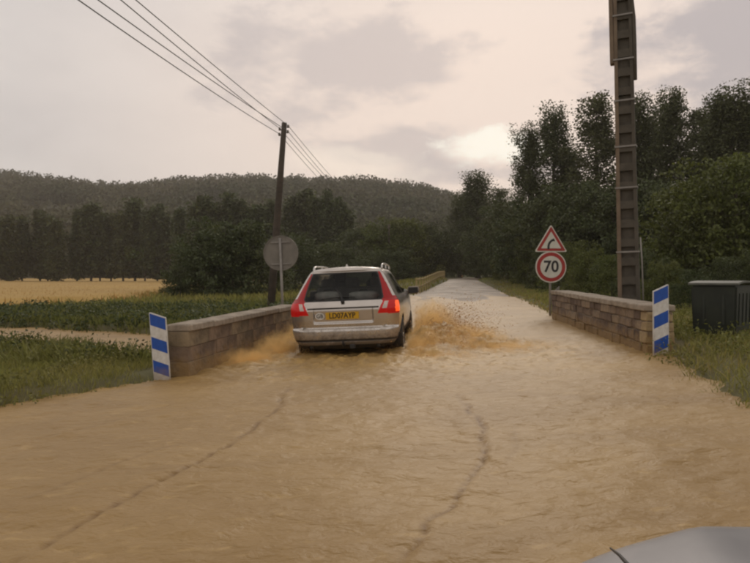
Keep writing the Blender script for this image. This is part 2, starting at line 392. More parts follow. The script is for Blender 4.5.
# muddy flood water: opaque silt-laden water with small ripples
def water_mat(name, c1, c2, rough):
    m = bpy.data.materials.new(name); m.use_nodes = True; nt = m.node_tree; b = nt.nodes['Principled BSDF']
    L = nt.links.new
    tcn = nt.nodes.new('ShaderNodeTexCoord')
    def noise(sc, det, scl=(1, 1, 1), dist=0.0):
        mp = nt.nodes.new('ShaderNodeMapping'); L(tcn.outputs['Object'], mp.inputs[0]); mp.inputs['Scale'].default_value = scl
        mp.inputs['Rotation'].default_value = (0, 0, R(25))
        n = nt.nodes.new('ShaderNodeTexNoise'); n.inputs['Scale'].default_value = sc; n.inputs['Detail'].default_value = det
        n.inputs['Distortion'].default_value = dist
        L(mp.outputs[0], n.inputs['Vector']); return n.outputs[0]
    a = noise(0.45, 5, (1, 1.6, 1), 0.6); f = noise(6.0, 5, (1, 1.8, 1), 0.4)
    mr = nt.nodes.new('ShaderNodeValToRGB'); L(a, mr.inputs[0])
    mr.color_ramp.elements[0].position = .35; mr.color_ramp.elements[0].color = (*c1, 1)
    mr.color_ramp.elements[1].position = .65; mr.color_ramp.elements[1].color = (*c2, 1)
    # scattered flecks of froth and bits of straw
    r2 = nt.nodes.new('ShaderNodeValToRGB'); L(f, r2.inputs[0])
    r2.color_ramp.elements[0].position = .60; r2.color_ramp.elements[0].color = (0, 0, 0, 1)
    r2.color_ramp.elements[1].position = .74; r2.color_ramp.elements[1].color = (.55, .55, .55, 1)
    mx = nt.nodes.new('ShaderNodeMix'); mx.data_type = 'RGBA'; L(r2.outputs[0], mx.inputs[0]); L(mr.outputs[0], mx.inputs[6])
    mx.inputs[7].default_value = (0.46, 0.31, 0.13, 1)
    sa = nt.nodes.new('ShaderNodeAttribute'); sa.attribute_name = 'scum'
    ms = nt.nodes.new('ShaderNodeMath'); ms.operation = 'MULTIPLY'; L(sa.outputs['Fac'], ms.inputs[0]); ms.inputs[1].default_value = 0.95
    m2 = nt.nodes.new('ShaderNodeMix'); m2.data_type = 'RGBA'; L(ms.outputs[0], m2.inputs[0]); L(mx.outputs[2], m2.inputs[6])
    m2.inputs[7].default_value = (0.165, 0.088, 0.024, 1)
    fa = nt.nodes.new('ShaderNodeAttribute'); fa.attribute_name = 'froth'
    m3 = nt.nodes.new('ShaderNodeMix'); m3.data_type = 'RGBA'; L(fa.outputs['Fac'], m3.inputs[0]); L(m2.outputs[2], m3.inputs[6])
    m3.inputs[7].default_value = (0.50, 0.32, 0.105, 1)
    L(m3.outputs[2], b.inputs['Base Color'])
    b.inputs['Roughness'].default_value = rough; b.inputs['IOR'].default_value = 1.33
    b.inputs['Specular IOR Level'].default_value = 0.34
    bp = nt.nodes.new('ShaderNodeBump'); bp.inputs['Distance'].default_value = 0.026; bp.inputs['Strength'].default_value = 1
    L(noise(7, 5, (1, 1.7, 1), 0.5), bp.inputs['Height'])
    bp2 = nt.nodes.new('ShaderNodeBump'); bp2.inputs['Distance'].default_value = 0.005; bp2.inputs['Strength'].default_value = 1
    L(noise(30, 4, (1, 1.5, 1), 0.3), bp2.inputs['Height']); L(bp.outputs[0], bp2.inputs['Normal'])
    L(bp2.outputs[0], b.inputs['Normal'])
    return m
M['flood'] = water_mat('flood', (0.285, 0.180, 0.070), (0.365, 0.240, 0.100), 0.44)
M['splash'] = mat('splash', (0.62, 0.43, 0.17), (0.72, 0.53, 0.25), 3, 0.4, transl=0.65, island=0.15)

# ------------------------------------------------------------------ the lie of the land
YE = [-60, 0, 3, 5.5, 7.2, 9.14, 12, 14.6, 16.7, 20, 31.6, 48, 70, 90, 105, 130]
XR = [2.4, 2.75, 2.9, 3.12, 3.40, 3.95, 4.18, 4.42, 4.60, 5.2, 7.05, 9.4, 11.3, 14.2, 18, 26]
XL = [-40, -18, -12.5, -6.6, -4.25, -2.70, -2.12, -1.90, -1.7, -1.2, 0.8, 3.5, 7.7, 10.3, 13.8, 21]
def xr(y): return np.interp(y, YE, XR)
def xl(y): return np.interp(y, YE, XL)
def W(x, y):
    x = np.asarray(x, float); y = np.asarray(y, float)
    near = 0.044 * (np.clip(x, -6, 5) + 2.9)
    far = np.interp(y, [0, 40, 48, 70, 90, 105, 130], [0.30, 0.31, 0.36, 1.02, 1.22, 1.31, 1.36])
    s = sstep(16, 34, y)
    return near * (1 - s) + far * s
ST_Y = [(-2.6, 12.0), (-6, 14.6), (-10, 16.6), (-16, 17.8), (-30, 18.5), (-80, 24)]
def stream_d(x, y):
    xs = [p[0] for p in ST_Y][::-1]; ys = [p[1] for p in ST_Y][::-1]
    return np.abs(y - np.interp(x, xs, ys))
def G(x, y):
    x = np.asarray(x, float); y = np.asarray(y, float)
    w = W(x, y)
    n = fbm(x * .5, y * .5, 4)
    n2 = fbm(x * .05 + 9, y * .05, 3)
    # signed distance outside the road edges (roughly)
    dl = xl(y) - x; dr = x - xr(y)
    d = np.maximum(dl, dr)
    bed = w - 0.12
    # left meadow
    left = 0.06 + 0.05 * n + 0.12 * n2 * sstep(10, 40, y)
    ch = 1 - sstep(1.4, 2.6, stream_d(x, y) + 0.5 * n)
    left = left - 0.75 * ch * (x < -2.75)
    left = left * (1 - sstep(20, 60, y) * 0.6) + sstep(34, 50, y) * sstep(0, -12, x - xl(y)) * 0.0
    right = w + 0.10 + 0.05 * n + 0.01 * np.clip(dr, 0, 8) + 0.12 * n2 * sstep(2, 10, dr)
    # beyond the bridge the left verge follows the road up
    lf = w + 0.05 + 0.04 * n
    left = left * (1 - sstep(20, 40, y) * sstep(12, 1, dl)) + lf * sstep(20, 40, y) * sstep(12, 1, dl)
    side = np.where(dl > dr, left, right)
    e = sstep(-0.05, 0.45, d + 0.22 * fbm(x * 1.3, y * 1.3, 3))
    z = bed * (1 - e) + side * e
    # the land rises gently to the foot of the hill
    z = z + sstep(160, 320, y) * 3.0
    return z
def spaced(a, b, s0, ratio, centre):
    out = [centre]; s = s0
    while out[-1] < b: out.append(out[-1] + s); s *= ratio
    s = s0; lo = [centre]
    while lo[-1] > a: lo.append(lo[-1] - s); s *= ratio
    return np.array(sorted(set(lo[1:] + out)))
gx = spaced(-700, 700, 0.14, 1.030, 0.0)
gy = spaced(-60, 900, 0.12, 1.022, 8.0)
X, Y = np.meshgrid(gx, gy)
Z = G(X, Y)
def grid_faces(nr, nc):
    i = np.arange(nr * nc).reshape(nr, nc)
    return np.stack([i[:-1, :-1], i[:-1, 1:], i[1:, 1:], i[1:, :-1]], -1).reshape(-1, 4)
me = np_mesh('ground', np.stack([X, Y, Z], -1).reshape(-1, 3), grid_faces(*X.shape), True)
tag(link('ground', me, M['soil']), kind='structure')

# asphalt beyond the flood
ry = np.linspace(17, 130, 200); ru = np.linspace(0, 1, 9)
RX = xl(ry)[:, None] * (1 - ru) + xr(ry)[:, None] * ru
RY = np.repeat(ry[:, None], 9, 1)
RZ = W(RX, RY) - 0.05 * (2 * ru - 1) ** 2
me = np_mesh('road', np.stack([RX, RY, RZ], -1).reshape(-1, 3), grid_faces(200, 9), True)
tag(link('road', me, M['asphalt']), kind='structure')

# ------------------------------------------------------------------ flood water on the road
def on_water(px, py):
    a = (px - 375) / FPX; b = (py - HOR) / FPX
    d = (CAM_H - 0.044 * 2.9) / (b + 0.044 * a)
    return (a * d, d)
CAR_POS = Vector((-0.49, 10.45, 0.02)); CAR_YAW = R(-6.0); CAR_ROLL = R(-2.6)
def car_local(x, y):
    dx, dy = x - CAR_POS.x, y - CAR_POS.y
    c, s = math.cos(-CAR_YAW), math.sin(-CAR_YAW)
    return c * dx - s * dy, s * dx + c * dy
wx = np.concatenate([spaced(-16, 9, 0.035, 1.006, 0.0)])
wy = spaced(-4, 46, 0.030, 1.0062, 5.0)
X, Y = np.meshgrid(wx, wy)
def line_dist(X, Y, pts):
    best = np.full(X.shape, 1e9); side = np.zeros(X.shape); par = np.zeros(X.shape); acc = 0
    for (x0, y0), (x1, y1) in zip(pts[:-1], pts[1:]):
        ex, ey = x1 - x0, y1 - y0; L = math.hypot(ex, ey)
        t = np.clip(((X - x0) * ex + (Y - y0) * ey) / L ** 2, 0, 1)
        dd = np.hypot(X - (x0 + t * ex), Y - (y0 + t * ey))
        sg = np.sign((X - x0) * ey - (Y - y0) * ex)
        m = dd < best
        best = np.where(m, dd, best); side = np.where(m, sg, side); par = np.where(m, acc + t * L, par); acc += L
    return best * side, par, acc
def turb(X, Y):
    # rough water: the race over the bridge and the wake of the car
    cx, cy = car_local(X, Y)
    race = np.exp(-((Y - 9.6 - .18 * X) / 2.0) ** 2) * (.35 + .65 * sstep(-.25, .3, fbm(X * .8 + 3, Y * .8, 3)))
    wake = np.exp(-((np.maximum(np.abs(cx) - 0.9, 0) / 1.3) ** 2)) * sstep(-2.6, -0.1, cy) * (1 - sstep(4.5, 7.5, cy))
    return np.clip(np.maximum(race * .8, wake), 0, 1)
def water_disp(X, Y):
    wxn = X + 0.25 * fbm(X * .9, Y * .9, 3); wyn = Y + 0.25 * fbm(X * .9 + 50, Y * .9, 3)
    chop = 0.022 * fbm(wxn * 2.2 + 3, wyn * 3.6, 4, 0.62)
    chop += 0.014 * (1 - np.abs(fbm(wxn * 1.6 + 30, wyn * 3.0 + 8, 3, 0.6)) * 2.2) * (0.35 + 0.65 * sstep(-.15, .3, fbm(X * .25, Y * .3 + 4, 2)))
    chop += 0.011 * fbm(wxn * 7.0 + 1, wyn * 9.5, 3, 0.6) * (0.5 + 0.9 * sstep(-.2, .3, fbm(X * .5 + 7, Y * .5, 2)))
    cx, cy = car_local(X, Y)
    # churned water round the car and its wake
    near = np.exp(-((np.maximum(np.abs(cx) - 0.9, 0) / 1.6) ** 2)) * sstep(-3.6, -0.2, cy) * (1 - sstep(4.5, 7.5, cy))
    rgh = fbm(wxn * 4.2, wyn * 4.2 + 11, 4, 0.65)
    chop += turb(X, Y) * (0.030 * rgh + 0.030 * np.clip(1 - np.abs(fbm(X * 3.1 + 2, Y * 4.2, 4, .6)) * 4.5, 0, 1))
    chop += near * (0.030 * rgh + 0.018 * np.abs(fbm(X * 9, Y * 9, 2)))
    # bow and side heaps thrown up by the wheels
    heapR = np.exp(-(((cx - 1.45) / 0.50) ** 2) - ((cy - 1.9) / 1.5) ** 2)
    chop += heapR * (0.24 + 0.26 * fbm(X * 3.4, Y * 3.4 + 3, 4, 0.6))
    heapR2 = np.exp(-(((cx - 2.3) / 0.7) ** 2) - ((cy - 1.2) / 0.55) ** 2)
    chop += heapR2 * (0.10 + 0.16 * fbm(X * 5, Y * 5, 3, 0.6))
    heapL = np.exp(-(((cx + 1.30) / 0.32) ** 2) - ((cy - 1.6) / 1.3) ** 2)
    chop += heapL * (0.13 + 0.10 * fbm(X * 4, Y * 4, 3, 0.6))
    tail = np.exp(-((cx - 0.25) / 0.9) ** 2 - ((cy + 0.55) / 0.45) ** 2)
    chop += tail * (0.03 + 0.06 * fbm(X * 5 + 8, Y * 5, 4, 0.6))
    # long standing current lines
    for pts, amp in LINES:
        dd, par, tot = line_dist(X + 0.045 * fbm(X * 3.0, Y * 3.0, 3), Y + 0.045 * fbm(X * 3 + 9, Y * 3.0, 3), pts)
        fade = sstep(0, .5, par) * (1 - sstep(tot - .8, tot - .05, par)) * (0.55 + 0.45 * sstep(-.2, .2, fbm(par * 1.4, par * .3, 2)))
        chop += .6 * amp * fade * (np.exp(-((dd - 0.03) / 0.03) ** 2) - 1.3 * np.exp(-((dd + 0.018) / 0.022) ** 2))
    return chop
def scum(X, Y):
    o = np.zeros(X.shape)
    for pts, amp in LINES:
        jx = 0.045 * fbm(X * 3.0, Y * 3.0, 3); jy = 0.045 * fbm(X * 3 + 9, Y * 3.0, 3)
        dd, par, tot = line_dist(X + jx, Y + jy, pts)
        fade = sstep(0, .5, par) * (1 - sstep(tot - .8, tot - .05, par)) * (.70 + .30 * sstep(-.4, .1, fbm(par * 2.2, par * .7, 3)))
        w = (.013 + .012 * vnoise(par * 3, par)) * (0.6 + .4 * np.minimum(Y / 5, 2))
        o = np.maximum(o, fade * np.exp(-((dd + .02) / w) ** 2) * min(1, amp / .026))
    return o
LINES = [([on_water(-20, 585), on_water(25, 560), on_water(130, 500), on_water(235, 445), on_water(282, 408), on_water(290, 385)], 0.030),
         ([on_water(395, 590), on_water(410, 560), on_water(455, 505), on_water(486, 462), on_water(487, 430), on_water(455, 392)], 0.026),
         ([on_water(-10, 520), on_water(60, 490), on_water(150, 455), on_water(230, 432)], 0.012),
         ([on_water(-20, 452), on_water(90, 430), on_water(200, 398)], 0.014),
         ([on_water(505, 480), on_water(520, 440), on_water(515, 415)], 0.010)]
SC = scum(X, Y)
edge = 0.035 - 0.06 * sstep(30, 42, Y + 16 * fbm(X * .9, Y * .22, 4))
Z = W(X, Y) + edge - 0.028 + water_disp(X, Y) * (1 - 0.7 * sstep(15, 35, Y))
F = grid_faces(*X.shape); fx_, fy_ = X.ravel()[F].mean(1), Y.ravel()[F].mean(1)
mg = np.where(fy_ > 8.6, 0.12, 1.2) + 0.5 * sstep(17, 24, fy_)
F = F[(fx_ > xl(fy_) - mg) & (fx_ < xr(fy_) + np.where(fy_ > 9.2, mg, .9))]
V = np.stack([X, Y, Z], -1).reshape(-1, 3)
used, inv = np.unique(F, return_inverse=True)
me = np_mesh('water', V[used], inv.reshape(-1, 4), True)
att = me.attributes.new('scum', 'FLOAT', 'POINT')
att.data.foreach_set('value', SC.ravel()[used].astype(np.float32))
rid = np.clip(1 - np.abs(fbm(X * 3.1 + 2, Y * 4.2, 4, .6)) * 4.5, 0, 1) ** 1.5
att = me.attributes.new('froth', 'FLOAT', 'POINT')
att.data.foreach_set('value', np.clip(turb(X, Y) * (.18 + .75 * rid), 0, .9).ravel()[used].astype(np.float32))
tag(link('water', me, M['flood']), kind='structure')
# the brook in spate beyond the left bank
bx = np.linspace(-90, -2.8, 260); bv = np.linspace(-3.0, 3.0, 40)
cy0 = np.interp(bx, [p[0] for p in ST_Y][::-1], [p[1] for p in ST_Y][::-1])
X = np.repeat(bx[:, None], 40, 1); Y = cy0[:, None] + bv[None, :]
Z = -0.06 + 0.012 * fbm(X * 2, Y * 3, 3)
me = np_mesh('brook_water', np.stack([X, Y, Z], -1).reshape(-1, 3), grid_faces(260, 40)[:, ::-1], True)
tag(link('brook_water', me, M['flood']), kind='structure')

# ------------------------------------------------------------------ spray thrown up by the car
def droplets(name, n_list, mtl, label):
    """each entry: origin fn -> many elongated droplets along ballistic paths"""
    P, D, S_ = [], [], []
    for (n, org, spread, vel, vsp, tmax, smin, smax) in n_list:
        o = np.array(org) + rng.normal(size=(n, 3)) * np.array(spread)
        v = np.array(vel) + rng.normal(size=(n, 3)) * np.array(vsp)
        v[:, 2] = np.abs(v[:, 2])
        # strands: groups of droplets share a direction
        g = rng.integers(0, max(2, n // 60), n); gv = rng.normal(size=(max(2, n // 60), 3)) * np.array(vsp) * 0.8
        v = v * 0.75 + gv[g] * 0.75 + np.array(vel) * 0.2
        t = rng.random(n) ** 0.8 * tmax
        p = o + v * t[:, None]; p[:, 2] = o[:, 2] + v[:, 2] * t - 4.9 * t * t
        vv = v.copy(); vv[:, 2] -= 9.8 * t
        s = smin + (smax - smin) * rng.random(n) ** 3
        P.append(p); D.append(vv); S_.append(s)
    P = np.concatenate(P); D = np.concatenate(D); S_ = np.concatenate(S_)
    # car-local to world
    c, s = math.cos(CAR_YAW), math.sin(CAR_YAW)
    def rot(a): return np.stack([c * a[:, 0] - s * a[:, 1], s * a[:, 0] + c * a[:, 1], a[:, 2]], -1)
    P = rot(P) + np.array([CAR_POS.x, CAR_POS.y, 0.10]); D = rot(D)
    ok = P[:, 2] > W(P[:, 0], P[:, 1]) + 0.01
    P, D, S_ = P[ok], D[ok], S_[ok]
    D = D / (np.linalg.norm(D, axis=1, keepdims=True) + 1e-6)
    A = np.cross(D, rng.normal(size=D.shape)); A /= np.linalg.norm(A, axis=1, keepdims=True) + 1e-6
    B = np.cross(D, A)
    el = (1.0 + 1.6 * rng.random(len(P)))[:, None]
    s = S_[:, None]
    V = np.stack([P + D * s * el, P + A * s * .7, P + B * s * .7, P - A * s * .7, P - B * s * .7, P - D * s * el], 1).reshape(-1, 3)
    base = (np.arange(len(P)) * 6)[:, None]
    f = np.array([(0, 1, 2), (0, 2, 3), (0, 3, 4), (0, 4, 1), (5, 2, 1), (5, 3, 2), (5, 4, 3), (5, 1, 4)])
    F = (base[:, None, :] + f[None]).reshape(-1, 3)
    me = np_mesh(name, V, F, True)
    o = link(name, me, mtl); tag(o, label, 'splash', kind='stuff'); return o
droplets('water_splash', [
    (16000, (1.05, 1.2, 0.0), (0.10, 0.35, 0.03), (2.2, 0.3, 2.2), (0.9, 1.1, 0.9), 0.42, 0.0018, 0.0105),
    (14000, (1.05, 3.9, 0.0), (0.10, 0.30, 0.03), (2.6, -0.6, 2.4), (1.0, 1.0, 1.0), 0.46, 0.0018, 0.0105),
    (14000, (1.5, 2.0, 0.05), (0.35, 1.0, 0.05), (0.8, 0.0, 1.5), (0.7, 0.9, 0.8), 0.36, 0.0018, 0.011),
    (3500, (2.1, 1.2, 0.0), (0.5, 0.4, 0.03), (0.9, -0.2, 0.8), (0.6, 0.6, 0.5), 0.28, 0.0018, 0.0075),
], M['splash'], 'brown muddy spray thrown up along the right side of the silver car')
droplets('water_splash', [
    (5000, (-1.05, 1.2, 0.0), (0.08, 0.35, 0.03), (-1.3, 0.2, 1.5), (0.6, 0.9, 0.6), 0.32, 0.0018, 0.007),
    (4500, (-1.05, 3.9, 0.0), (0.08, 0.30, 0.03), (-1.5, -0.6, 1.9), (0.7, 0.9, 0.7), 0.36, 0.0018, 0.0075),
    (2500, (-0.72, 0.6, 0.0), (0.12, 0.25, 0.03), (-0.2, -1.2, 1.0), (0.4, 0.5, 0.5), 0.24, 0.0018, 0.0065),
], M['splash'], 'low brown spray between the silver car and the left parapet')
droplets('water_splash', [
    (3500, (0.72, 0.6, 0.0), (0.16, 0.25, 0.03), (0.2, -1.4, 1.1), (0.5, 0.6, 0.5), 0.26, 0.0018, 0.0065),
    (3000, (0.2, -0.5, 0.0), (0.5, 0.25, 0.02), (0.1, -0.6, 0.8), (0.4, 0.4, 0.4), 0.18, 0.0018, 0.006),
], M['splash'], 'brown froth churned up in the wake behind the silver car')

# fine spray hanging in the air beside the car: soft volumes of silty mist
def spray(name, lo, hi, blobs, dens, label):
    m = bpy.data.materials.new(name); m.use_nodes = True; nt = m.node_tree; nt.nodes.clear(); L = nt.links.new
    def nd(t, **kw):
        n_ = nt.nodes.new(t)
        for k_, v_ in kw.items(): setattr(n_, k_, v_)
        return n_
    def mth(op, a, b_=None, clamp=False):
        n_ = nd('ShaderNodeMath', operation=op, use_clamp=clamp)
        for i_, v_ in enumerate((a, b_)):
            if v_ is None: continue
            if isinstance(v_, (int, float)): n_.inputs[i_].default_value = v_
            else: L(v_, n_.inputs[i_])
        return n_.outputs[0]
    tcn = nd('ShaderNodeTexCoord')
    nz = nd('ShaderNodeTexNoise'); nz.inputs['Scale'].default_value = 7.0; nz.inputs['Detail'].default_value = 4; nz.inputs['Roughness'].default_value = .65
    L(tcn.outputs['Object'], nz.inputs['Vector'])
    tot = None
    for c, r in blobs:
        sb_ = nd('ShaderNodeVectorMath', operation='SUBTRACT'); L(tcn.outputs['Object'], sb_.inputs[0]); sb_.inputs[1].default_value = c
        dv = nd('ShaderNodeVectorMath', operation='DIVIDE'); L(sb_.outputs[0], dv.inputs[0]); dv.inputs[1].default_value = r
        ln = nd('ShaderNodeVectorMath', operation='LENGTH'); L(dv.outputs[0], ln.inputs[0])
        f = mth('SUBTRACT', 1.0, ln.outputs['Value'], True)
        tot = f if tot is None else mth('MAXIMUM', tot, f)
    nn = mth('MULTIPLY', mth('SUBTRACT', nz.outputs[0], .54), 3.2)
    v_ = mth('MULTIPLY', mth('MULTIPLY', mth('ADD', tot, nn, True), tot), dens)
    pv_ = nd('ShaderNodeVolumePrincipled'); pv_.inputs['Color'].default_value = (0.97, 0.71, 0.34, 1); pv_.inputs['Anisotropy'].default_value = 0.45
    L(v_, pv_.inputs['Density'])
    mo_ = nd('ShaderNodeOutputMaterial'); L(pv_.outputs[0], mo_.inputs['Volume'])
    bm = bmesh.new()
    add_box(bm, [(a + b_) / 2 for a, b_ in zip(lo, hi)], [b_ - a for a, b_ in zip(lo, hi)])
    o = link(name, bm_mesh(name, bm), m, None, (CAR_POS.x, CAR_POS.y, 0.10), (0, 0, CAR_YAW))
    tag(o, label, 'spray', kind='stuff'); return o
spray('water_spray', (0.98, -0.9, -.1), (3.9, 5.4, 1.15), [((1.25, 0.7, .0), (.55, 1.3, .60)), ((1.35, 3.2, .05), (.70, 1.6, .95)), ((1.9, 1.4, .0), (1.2, 1.7, .58)), ((2.7, .6, 0), (1.2, 1.0, .36)), ((1.5, -.3, 0), (1.0, .6, .26))], 13.0, 'hazy brown spray hanging beside the right wheels of the silver car')
spray('water_spray', (-2.1, -0.9, -.1), (-0.98, 5.4, 0.8), [((-1.25, 1.0, .0), (.6, 1.5, .42)), ((-1.3, 3.4, .02), (.6, 1.5, .58)), ((-1.5, -.2, 0), (.6, .7, .22))], 11.0, 'hazy brown spray hanging between the silver car and the left parapet')

# ------------------------------------------------------------------ hill with woods behind the fields
PXR = [-900, -300, -50, 0, 60, 110, 150, 190, 240, 300, 350, 400, 430, 450, 480, 520, 600, 800, 1500]
PYR = [165, 168, 172, 171, 177, 183, 181, 177.5, 175.5, 176.5, 178, 182, 187, 194, 203, 212, 222, 225, 215]
HY0, HY1 = 200.0, 640.0
def hill_z(x, y):
    px = x / y * FPX + 375
    top = (HOR - np.interp(px, PXR, PYR)) / FPX * HY1 + CAM_H - 14.0
    t = np.clip((y - HY0) / (HY1 - HY0), 0, 1)
    prof = 1 - (1 - t) ** 1.15
    z = top * prof + 7 * fbm(x * .012 + 4, y * .012, 4) * t * (1 - t) * 3 + 6 * np.minimum(1, t * 6) - 3
    return np.where(y > HY1, z - (y - HY1) * 0.12, z)
hx = np.linspace(-1100, 1100, 220); hy = np.linspace(HY0, 820, 90)
X, Y = np.meshgrid(hx, hy)
me = np_mesh('hill', np.stack([X, Y, hill_z(X, Y)], -1).reshape(-1, 3), grid_faces(*X.shape), True)
tag(link('hill', me, M['hill']), kind='structure')

def leaf_mesh(name, P, size, aspect=0.6, up=0.0):
    n = len(P)
    a = rng.normal(size=(n, 3)); a[:, 2] += up; a /= np.linalg.norm(a, axis=1, keepdims=True)
    b = np.cross(a, rng.normal(size=(n, 3))); b /= np.linalg.norm(b, axis=1, keepdims=True)
    s = (size * (0.6 + 0.8 * rng.random(n)))[:, None] if np.ndim(size) == 0 else size[:, None]
    V = np.stack([P - a * s, P + b * s * aspect, P + a * s, P - b * s * aspect], 1).reshape(-1, 3)
    return np_mesh(name, V, np.arange(n * 4).reshape(-1, 4))
def ball(n, shell=0.55):
    d = rng.normal(size=(n, 3)); d /= np.linalg.norm(d, axis=1, keepdims=True)
    return d * (shell + (1 - shell) * rng.random(n))[:, None]
# the wood on the hill: crowns too far to be told apart
n = 10500
px = rng.uniform(-120, 620, n); yy = HY0 + 8 + (HY1 + 10 - HY0) * rng.random(n) ** 0.9
xx = (px - 375) / FPX * yy; zz = hill_z(xx, yy)
keep = (fbm(xx * .011 + 3, yy * .011, 3) > -0.62) | (yy > 540)
xx, yy, zz = xx[keep], yy[keep], zz[keep]; n = len(xx)
hgt = (3.5 + 10 * rng.random(n) ** 1.8) * (0.75 + 0.25 * sstep(200, 500, yy)); wid = hgt * rng.uniform(.30, .46, n)
k = 34
bb = ball(n * k, 0.65).reshape(n, k, 3)
P = np.stack([xx, yy, zz + hgt * .55], -1)[:, None, :] + bb * np.stack([wid, wid, hgt * .5], -1)[:, None, :]
me = leaf_mesh('hill_wood', P.reshape(-1, 3), 0.95, 0.75)
tag(link('hill_wood', me, M['leaf_hill']), 'dense dark wood covering the long hill on the skyline', 'wood', kind='stuff')

# ------------------------------------------------------------------ trees
def make_tree_meshes(name, kind, n_clump, n_leaf, leaf, wid, mtl):
    """unit-height prototypes: trunk with limbs, crown of leaf-sized faces"""
    pts = [(0, 0, -0.03), (0.004, .002, .2), (-.004, .004, .45), (.004, -.002, .7), (0, 0, .97)]
    r0 = {'poplar': .014, 'row': .010}.get(kind, .022)
    V, F = tube_arrays(pts, [r0 * 1.2, r0, r0 * .75, r0 * .45, r0 * .08], 7)
    V = [tuple(v) for v in V]; F = list(F)
    tips = []
    nl = 34 if kind == 'poplar' else 26
    z0 = {'poplar': .12, 'row': .17, 'round': .18, 'bush': .02}[kind]
    def prof(t):
        if kind == 'poplar': return (math.sin(math.pi * min(1, t * .93 + .12)) ** .75) * (1.05 - .68 * t)
        if kind == 'row': return min(1, t * 5 + .35) * (1 - t ** 2.2) ** .8
        if kind == 'bush': return (1 - max(0, t - .35) ** 2 / .46) ** .5 if t < .99 else .1
        return max(.12, math.sin(math.pi * (t * .86 + .10)) ** .6)
    for i in range(nl):
        t = (i + random.random()) / nl
        z = z0 + (0.98 - z0) * t
        ang = i * 2.39996 + random.uniform(-.4, .4)
        rad = wid * prof(t) * random.uniform(.55, 1.05)
        rise = {'poplar': 1.9, 'row': 1.6, 'round': .45, 'bush': .35}[kind] * rad
        zb = max(z - rise, 0.01)
        p0 = Vector((0, 0, zb)); p2 = Vector((math.cos(ang) * rad, math.sin(ang) * rad, z))
        p1 = p0.lerp(p2, .5) + Vector((0, 0, -.12 * rad))
        v, f = tube_arrays([p0, p1, p2], [r0 * .38 * (1 - .6 * t), r0 * .24 * (1 - .6 * t), r0 * .05], 5)
        off = len(V); V += [tuple(q) for q in v]; F += [tuple(a + off for a in q) for q in f]
        tips.append((p1, p2))
    tm = np_mesh(name + '_trunk', np.array(V), np.array(F), True); tm.materials.append(M['bark'])
    P = []
    for c in range(n_clump):
        p1, p2 = tips[c % nl]
        p = p1.lerp(p2, random.uniform(.15, 1.08)) + Vector([random.gauss(0, .045 * (wid / .2)) for _ in range(3)])
        if p.z < z0 * .6: p.z = z0 * .6 + random.random() * .05
        cr = random.uniform(.55, 1.25) * {'poplar': .030, 'row': .036, 'round': .075, 'bush': .105}[kind]
        m = max(6, int(n_leaf * random.uniform(.5, 1.4)))
        q = np.clip(rng.normal(size=(m, 3)), -1.7, 1.7) * cr * .66
        q[:, 2] *= {'poplar': 1.8, 'row': 2.2, 'round': .75, 'bush': .75}[kind]
        P.append(q + np.array(p))
    P = np.concatenate(P); P = P[(P[:, 2] > (0.115 if kind == 'row' else 0.012)) & (P[:, 2] < 1.04)]
    cm = leaf_mesh(name + '_crown', P, leaf, 0.62); cm.materials.append(mtl)
    return tm, cm
PRO = {}
for i in range(4): PRO['poplar', i] = make_tree_meshes('poplar', 'poplar', 240, 120, .0056, (.15, .13, .17, .14)[i], M['leaf_pop'])
for i in range(3): PRO['row', i] = make_tree_meshes('row_poplar', 'row', 130, 55, .016, (.105, .12, .095)[i], M['leaf_dark'])
for i in range(3): PRO['round', i] = make_tree_meshes('round', 'round', 170, 95, .0135, (.42, .36, .46)[i], M['leaf_dark'])
for i in range(3): PRO['bush', i] = make_tree_meshes('bush', 'bush', 130, 110, .0175, (.62, .75, .55)[i], M['leaf_dark'])
def recolor(key, new, mtl):
    tm, cm = PRO[key]; c2 = cm.copy(); c2.materials.clear(); c2.materials.append(mtl); PRO[new] = (tm, c2)
for i in range(3):
    recolor(('round', i), ('roundb', i), M['leaf_bright']); recolor(('bush', i), ('bushb', i), M['leaf_bright'])
def tree(name, key, px, d, top, label, cat='tree', group=None, base=None, wide=1.0):
    x = (px - 375) / FPX * d
    z = float(G(x, d)) if base is None else base
    h = CAM_H + (HOR - top) / FPX * d - z
    o = empty(name, (x, d, z - 0.02), (random.uniform(-.03, .03), random.uniform(-.03, .03), random.uniform(0, 6.28)))
    o.scale = (h * wide, h * wide, h)
    tag(o, label, cat, group)
    tm, cm = PRO[key]
    link('trunk', tm, None, o); link('crown', cm, None, o)
    return o
ORD = ['first', 'second', 'third', 'fourth', 'fifth', 'sixth', 'seventh', 'eighth', 'ninth', 'tenth', 'eleventh', 'twelfth', 'thirteenth', 'fourteenth', 'fifteenth', 'sixteenth']
row = [(-14, 212), (9, 214), (22, 218), (40, 212), (48, 216), (58, 220), (77, 208), (91, 206), (100, 212), (111, 214), (123, 209), (135, 204), (145, 212), (157, 206), (168, 215)]
for i, (px, top) in enumerate(row):
    tree('poplar_tree', ('row', i % 3), px, 150 + random.uniform(-5, 5), top + random.uniform(-3, 7), ORD[i] + ' dark poplar from the left in the row behind the wheat field', group='row of poplars behind the wheat field', wide=random.uniform(.95, 1.4), base=-random.uniform(0, 1.5))
row2 = [(182, 208), (195, 203), (206, 197), (217, 203), (230, 194), (243, 200), (256, 205), (272, 200), (292, 196), (303, 190), (314, 197), (325, 191), (337, 199), (345, 210)]
for i, (px, top) in enumerate(row2):
    tree('poplar_tree', ('row', (i + 1) % 3), px, 132 + random.uniform(-6, 6), top + 2, ORD[i] + ' tall poplar from the left above the thicket beside the wooden pole', group='poplars above the thicket', wide=random.uniform(.95, 1.4))
